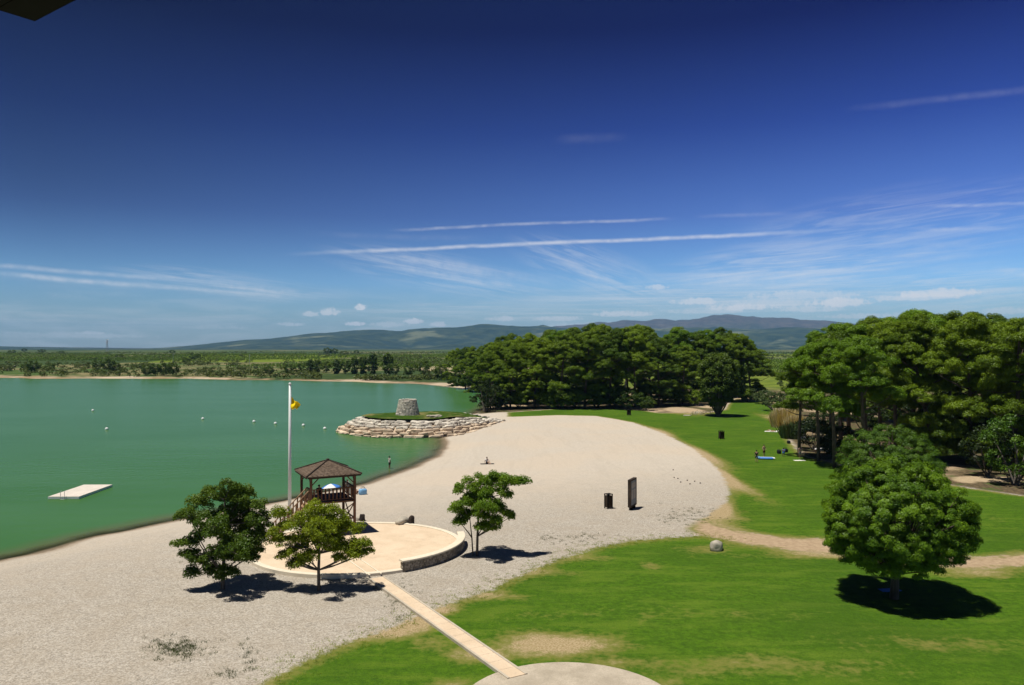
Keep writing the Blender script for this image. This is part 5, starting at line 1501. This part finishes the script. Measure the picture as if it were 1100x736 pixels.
# bicycles lying and leaning under the upright tree
def bicycle():
    root = thing('bicycle', '', 'bicycle', (0, 0, 0))
    for x in (-.52, .52):
        mb = MB(); nn = 28
        ring = [(x + .33 * math.cos(2 * math.pi * k / nn), 0, .34 + .33 * math.sin(2 * math.pi * k / nn)) for k in range(nn + 1)]
        mb.tube(ring, .028, 6); w = mb.build('wheel', M['grey_plastic'], root)
        mb = MB()
        for k in range(12): a = math.pi * k / 6; mb.rod((x, 0, .34), (x + .31 * math.cos(a), 0, .34 + .31 * math.sin(a)), .006, 4)
        mb.rod((x, -.05, .34), (x, .05, .34), .03, 8); mb.build('rim', M['steel'], w)
    mb = MB()
    bb, stt, hd, hb = Vector((-.08, 0, .30)), Vector((-.22, 0, .80)), Vector((.36, 0, .82)), Vector((.40, 0, .68))
    for a, b_ in ((bb, stt), (stt, hd), (bb, hb), (bb, Vector((-.52, 0, .34))), (stt, Vector((-.52, 0, .34))), (hd, hb), (hb, Vector((.52, 0, .34)))): mb.rod(a, b_, .024, 8)
    mb.build('frame', M['white'], root)
    mb = MB(); mb.rod(hd, hd + Vector((-.02, 0, .14)), .016, 6); mb.tube([hd + Vector((.06, -.28, .16)), hd + Vector((.0, -.12, .14)), hd + Vector((.0, .12, .14)), hd + Vector((.06, .28, .16))], .014, 6); mb.build('handlebar', M['steel'], root)
    mb = MB(); mb.rod(stt, stt + Vector((-.03, 0, .12)), .014, 6); mb.rock(stt + Vector((-.04, 0, .15)), (.14, .07, .035), 0, .7, 0); mb.build('saddle', M['rubber'], root)
    mb = MB(); mb.rod(bb + Vector((0, -.08, 0)), bb + Vector((0, .08, 0)), .09, 10); mb.rod(bb + Vector((0, .1, 0)), bb + Vector((.12, .1, -.12)), .014, 6); mb.rod(bb + Vector((0, -.1, 0)), bb + Vector((-.12, -.1, .12)), .014, 6); mb.build('crank', M['steel'], root)
    return root
bk = bicycle()
for i, (x, y, rz, ti, lab) in enumerate([(745, 446.5, .3, .15, 'white bicycle farthest from the trunk of the upright tree'), (750, 445.5, -.2, -.18, 'white bicycle second from the far end of the row by the upright tree'), (756, 446, .1, .2, 'white bicycle in the middle of the row by the upright tree'), (763.5, 445.5, .5, .25, 'white bicycle nearest the trunk of the upright tree')]):
    o = bk if i == 0 else copy_tree(bk)
    q = gpz(x, y); o.location = q; o.rotation_euler = (ti, 0, rz); tag(o, lab, 'bicycle', 'bicycles under the upright tree')
for x, y, l_, lab in [(738, 447, 1.0, 'pale flat stone on the grass short of the bicycles')]:
    mb = MB(); mb.rock((0, 0, .08), (l_, .4, .16), .1, .6, .1); tag(mb.build('boulder', M['rock'], None, gpz(x, y)), lab, 'stone')
# rail fence behind the pine trunks
fn = thing('rail_fence', 'low timber rail fence behind the trunks of the picnic pines', 'fence', gpz(895, 452))
for k in range(6):
    mb = MB(); mb.box((-7 + k * 2.8, 0, .5), (.13, .13, 1.3)); mb.build('post', M['timber_lite'], fn)
mb = MB()
for z in (.55, 1.0): mb.box((0, -.082, z), (14.4, .03, .14))
mb.build('rail', M['timber_lite'], fn)

# ------------------------------------------------------------------ the lookout the picture is taken from: its eave shows in one corner
lk = thing('lookout_tower', 'dark timber eave corner of the lookout overhead', 'lookout', (0, 0, 0))
K = .9
cor = np.array([(36 - CX) / F, 1.0]) ; cor = cor / ((HY - 22) / F) * K
v = np.array([.81, -.585]); v /= np.linalg.norm(v); u = np.array([v[1], -v[0]])
ez = CH + K; an = math.atan2(v[1], v[0])
def roofbox(mb, u0, u1, v0, v1, z0, z1):
    cu = cor + u * (u0 + u1) / 2 + v * (v0 + v1) / 2; mb.box((cu[0], cu[1], (z0 + z1) / 2), (abs(v1 - v0), abs(u1 - u0), z1 - z0), an)
mb = MB(); roofbox(mb, 0, .095, 0, 6.0, ez, ez + .05); roofbox(mb, .097, 5.0, 0, .095, ez, ez + .05)
rfm = MB(); roofbox(rfm, -.002, 5.0, -.002, 6.0, ez + .052, ez + .085); rfo = rfm.build('roof', M['black_wood'], lk)
mb.build('fascia', M['black_wood'], rfo)
mb = MB()
for k in range(24): roofbox(mb, .100 + k * .2, .295 + k * .2, .100, 5.9, ez + .012, ez + .040)
mb.build('soffit', simple('painted_soffit', (.28, .30, .27), .8, .2, .1), rfo)
mb = MB(); roofbox(mb, 3.0, 4.8, 2.2, 5.8, -0.3, ez + .008); mb.build('wall', M['white_deck'], lk)
mb = MB(); roofbox(mb, 2.4, 4.9, .8, 5.9, CH - 1.75, CH - 1.6); mb.build('deck', M['timber'], lk)

# ------------------------------------------------------------------ air, sky, sun, camera
def haze():
    m, nt, out = new_mat('thin_air')
    pv = nt.node('ShaderNodeVolumePrincipled')
    pv.inputs['Color'].default_value = (0.30, 0.62, 1.0, 1); pv.inputs['Density'].default_value = HAZE
    pv.inputs['Anisotropy'].default_value = 0.0
    nt.l.new(pv.outputs[0], out.inputs['Volume'])
    mb = MB(); mb.box((0, 0, 345), (44000, 44000, 700)); tag(mb.build('haze', m), None, None, None, 'stuff')
HAZE = 4.4e-5
haze()

OFFX, OFFY = 0.27, 0.12                                           # a post of height 1 throws its shadow this far
sun_dir = Vector((OFFX, OFFY, -1)).normalized()
elev = math.asin(-sun_dir.z); to_sun = -sun_dir
ld = bpy.data.lights.new('sun', 'SUN'); ld.energy = 4.3; ld.angle = R(.53); ld.color = (1.0, .955, .88)
so = bpy.data.objects.new('sun', ld); COL.objects.link(so); so.rotation_euler = sun_dir.to_track_quat('-Z', 'Y').to_euler(); so.location = (0, 0, 60)

w = bpy.data.worlds.new('World'); S.world = w; w.use_nodes = True
nt = NT(w.node_tree); nt.n.clear()
wo = nt.node('ShaderNodeOutputWorld'); bg = nt.node('ShaderNodeBackground'); nt.l.new(bg.outputs[0], wo.inputs[0])
sk = nt.node('ShaderNodeTexSky', sky_type='NISHITA'); sk.sun_disc = False; sk.sun_elevation = elev; sk.sun_rotation = math.atan2(to_sun.x, to_sun.y)
sk.altitude = 300; sk.air_density = 1.0; sk.dust_density = 0.4; sk.ozone_density = 3.0
g = nt.node('ShaderNodeTexCoord').outputs['Generated']
D = nt.vm('NORMALIZE', g)
sx = nt.node('ShaderNodeSeparateXYZ'); nt.l.new(D, sx.inputs[0]); dz = sx.outputs[2]
def pdir(x, y): return Vector(((x - CX) / F, 1, (HY - y) / F)).normalized()
rp = nt.node('ShaderNodeValToRGB'); nt.l.new(dz, rp.inputs[0])
els = rp.color_ramp.elements
STOPS = [(0.0, (.78, .90, .99)), (.03, (.70, .89, 1.06)), (.08, (.57, .88, 1.27)), (.16, (.285, .405, .84)), (.26, (.090, .148, .52)), (.37, (.005, .010, .190)), (.55, (.02, .042, .13)), (1.0, (.05, .07, .12))]
els[0].position = STOPS[0][0]; els[0].color = c4(STOPS[0][1]); els[1].position = STOPS[-1][0]; els[1].color = c4(STOPS[-1][1])
for p_, c_ in STOPS[1:-1]:
    e = els.new(p_); e.color = c4(c_)
base = nt.mix(1.0, sk.outputs[0], rp.outputs[0], 'MULTIPLY')
base = nt.scale(base, nt.m('ADD', 1.0, nt.m('MULTIPLY', nt.sm(dz, .02, .20, .35, 1.0), nt.lin(sx.outputs[0], -.5, .5, -.56, .36))))     # deeper blue towards one side, as polarised skylight is
cl = None
def acc(v):
    global cl
    cl = v if cl is None else nt.m('SUBTRACT', 1.0, nt.m('MULTIPLY', nt.m('SUBTRACT', 1.0, cl), nt.m('SUBTRACT', 1.0, v)))
tex2 = nt.noise(D, 170.0, 4, .7); wob = nt.m('SUBTRACT', nt.noise(D, 14.0, 3, .6), .5); tex = nt.noise(D, 60.0, 4, .65); str_ = nt.noise(nt.mapping(D, (1, 1, 7)), 9.0, 5, .65, .5)
def trail(x1, y1, x2, y2, wpx, a, soft=.2, rag=.6):
    A, B = pdir(x1, y1), pdir(x2, y2); n_ = A.cross(B).normalized(); t_ = (B - A).normalized()
    ds = nt.m('ADD', nt.dot(D, tuple(n_)), nt.m('MULTIPLY', wob, .006))
    s0, s1 = A.dot(t_), B.dot(t_); L = s1 - s0
    al = nt.dot(D, tuple(t_))
    w_ = wpx / F
    k = nt.sm(nt.m('ABSOLUTE', ds), 0.0, w_, a, 0.0)
    k = nt.m('MULTIPLY', k, nt.m('MULTIPLY', nt.sm(al, s0, s0 + L * soft), nt.sm(al, s1 - L * soft, s1, 1, 0)))
    k = nt.m('MULTIPLY', k, nt.m('ADD', 1 - rag, nt.m('MULTIPLY', nt.sm(tex, .35, .65), rag)))
    acc(k)
for a in [(290, 274, 930, 246, 3.2, .58, .25, .35), (410, 247, 735, 234, 2.6, .32, .2, .6), (-60, 282, 220, 302, 3.5, .32, .25, .45), (-60, 290, 330, 320, 3.5, .34, .2, .5), (0, 294, 160, 309, 4, .18, .3, .6), (200, 300, 345, 319, 7, .28, .35, .7),
          (375, 270, 560, 300, 8, .17, .3, .6), (395, 283, 600, 315, 5, .26, .3, .6), (400, 268, 620, 309, 9, .14, .3, .7), (585, 270, 665, 310, 9, .22, .4, .6), (640, 270, 720, 300, 12, .08, .4, .6),
          (990, 223, 1140, 215, 2.6, .25, .3, .5), (985, 248, 1085, 244, 2.8, .25, .3, .5), (900, 118, 1160, 90, 5, .07, .3, .5), (740, 232, 860, 229, 3, .10, .3, .5), (590, 150, 680, 146, 7, .04, .3, .5),
          (700, 306, 965, 291, 17, .24, .35, .5), (690, 330, 930, 326, 10, .22, .3, .5), (1060, 289, 1160, 304, 6, .30, .3, .5), (900, 322, 1160, 312, 7, .22, .3, .6), (480, 328, 760, 318, 7, .10, .3, .6), (320, 252, 540, 256, 5, .05, .3, .6), (780, 215, 900, 300, 30, .04, .4, .5)]:
    trail(*a)
# low cumulus, far off near the horizon
def puff(x, y, w_, h_, a):
    A = pdir(x, y); rt = Vector((A.y, -A.x, 0)).normalized(); up = rt.cross(A)
    uu = nt.m('DIVIDE', nt.dot(D, tuple(rt)), w_ / F); vv = nt.m('DIVIDE', nt.m('SUBTRACT', nt.dot(D, tuple(up)), 0.0), h_ / F)
    vv = nt.m('MULTIPLY', vv, nt.sm(vv, -.2, .2, 1.8, 1.0))
    d2 = nt.m('ADD', nt.m('MULTIPLY', uu, uu), nt.m('MULTIPLY', vv, vv))
    d2 = nt.m('ADD', d2, nt.m('ADD', nt.m('MULTIPLY', nt.m('SUBTRACT', tex, .5), 2.2), nt.m('MULTIPLY', nt.m('SUBTRACT', tex2, .5), 2.6)))
    acc(nt.m('MULTIPLY', nt.sm(d2, .15, 1.05, min(.9, a * 1.5), 0.0), nt.sm(nt.dot(D, tuple(A)), .97, .99)))
for a in [(334, 338, 9, 4, .34), (354, 336, 12, 6, .46), (387, 331, 8, 5, .55), (314, 349, 18, 3, .30), (383, 348.5, 13, 3.5, .55), (420, 349, 26, 4, .28), (445, 346, 12, 4, .50), (470, 349, 12, 4, .40), (537, 343, 20, 4, .34), (600, 343, 34, 4, .32), (706, 309, 12, 4, .34), (985, 320, 45, 5, .36), (1080, 335, 24, 5, .25),
          (825, 327, 70, 5, .30), (760, 335, 50, 4, .22), (60, 361, 90, 4, .14), (95, 358, 14, 3, .3), (235, 352, 30, 3, .14), (870, 333, 40, 5, .3), (930, 340, 50, 4, .3), (905, 326, 34, 6, .5), (800, 331, 40, 5, .5), (745, 325, 30, 5, .4), (1010, 316, 40, 6, .45), (670, 338, 40, 5, .4), (860, 318, 60, 6, .3), (640, 350, 60, 5, .25)]: puff(*a)
def cirrus(x, y, w_, h_, a, tilt):
    A = pdir(x, y); rt = Vector((A.y, -A.x, 0)).normalized(); up = rt.cross(A)
    u2 = rt * math.cos(tilt) + up * math.sin(tilt); v2 = up * math.cos(tilt) - rt * math.sin(tilt)
    uu = nt.m('DIVIDE', nt.dot(D, tuple(u2)), w_ / F); vv = nt.m('DIVIDE', nt.dot(D, tuple(v2)), h_ / F)
    d2 = nt.m('ADD', nt.m('MULTIPLY', uu, uu), nt.m('MULTIPLY', vv, vv))
    cmb = nt.node('ShaderNodeCombineXYZ'); nt.put(cmb.inputs[0], uu); nt.put(cmb.inputs[1], nt.m('MULTIPLY', vv, 3.0))
    st = nt.noise(cmb.outputs[0], 1.7, 5, .65, .8)
    acc(nt.m('MULTIPLY', nt.m('MULTIPLY', nt.sm(d2, 0.0, 1.0, a, 0.0), nt.sm(st, .38, .68)), nt.sm(nt.dot(D, tuple(A)), .90, .96)))
for a in [(850, 290, 170, 34, .42, .06), (960, 250, 190, 50, .22, .1), (640, 292, 110, 30, .30, -.35), (480, 295, 150, 26, .30, -.18), (250, 306, 130, 16, .30, -.1), (780, 320, 260, 22, .42, .0), (1040, 310, 130, 26, .40, .05), (560, 335, 240, 14, .34, .0), (120, 345, 200, 12, .22, 0)]: cirrus(*a)
veil = nt.m('MULTIPLY', nt.sm(dz, .0, .10, .34, 0.0), nt.sm(str_, .40, .70))
acc(veil)
CLOUD = (8.6, 8.6, 8.9, 1)
colr = nt.mix(cl, base, CLOUD)
nt.l.new(colr, bg.inputs[0]); bg.inputs[1].default_value = 0.08

cam = bpy.data.cameras.new('camera'); co = bpy.data.objects.new('camera', cam); COL.objects.link(co)
co.location = (0, 0, CH); cam.sensor_width = 36; cam.lens = F / 1100 * 36; cam.clip_start = .1; cam.clip_end = 60000
co.rotation_euler = (math.pi / 2 + math.atan((HY - 368) / F), 0, 0)
S.camera = co
S.view_settings.view_transform = 'Standard'; S.view_settings.look = 'None'; S.view_settings.exposure = 0.35; S.view_settings.gamma = 1; S.view_settings.use_curve_mapping = False
S.render.engine = 'CYCLES'
cy = S.cycles
cy.use_denoising = True; cy.max_bounces = 5; cy.diffuse_bounces = 2; cy.glossy_bounces = 2; cy.transmission_bounces = 4; cy.transparent_max_bounces = 8; cy.volume_bounces = 0
cy.use_adaptive_sampling = True; cy.adaptive_threshold = .01
try: cy.denoiser = 'OPENIMAGEDENOISE'
except Exception: pass
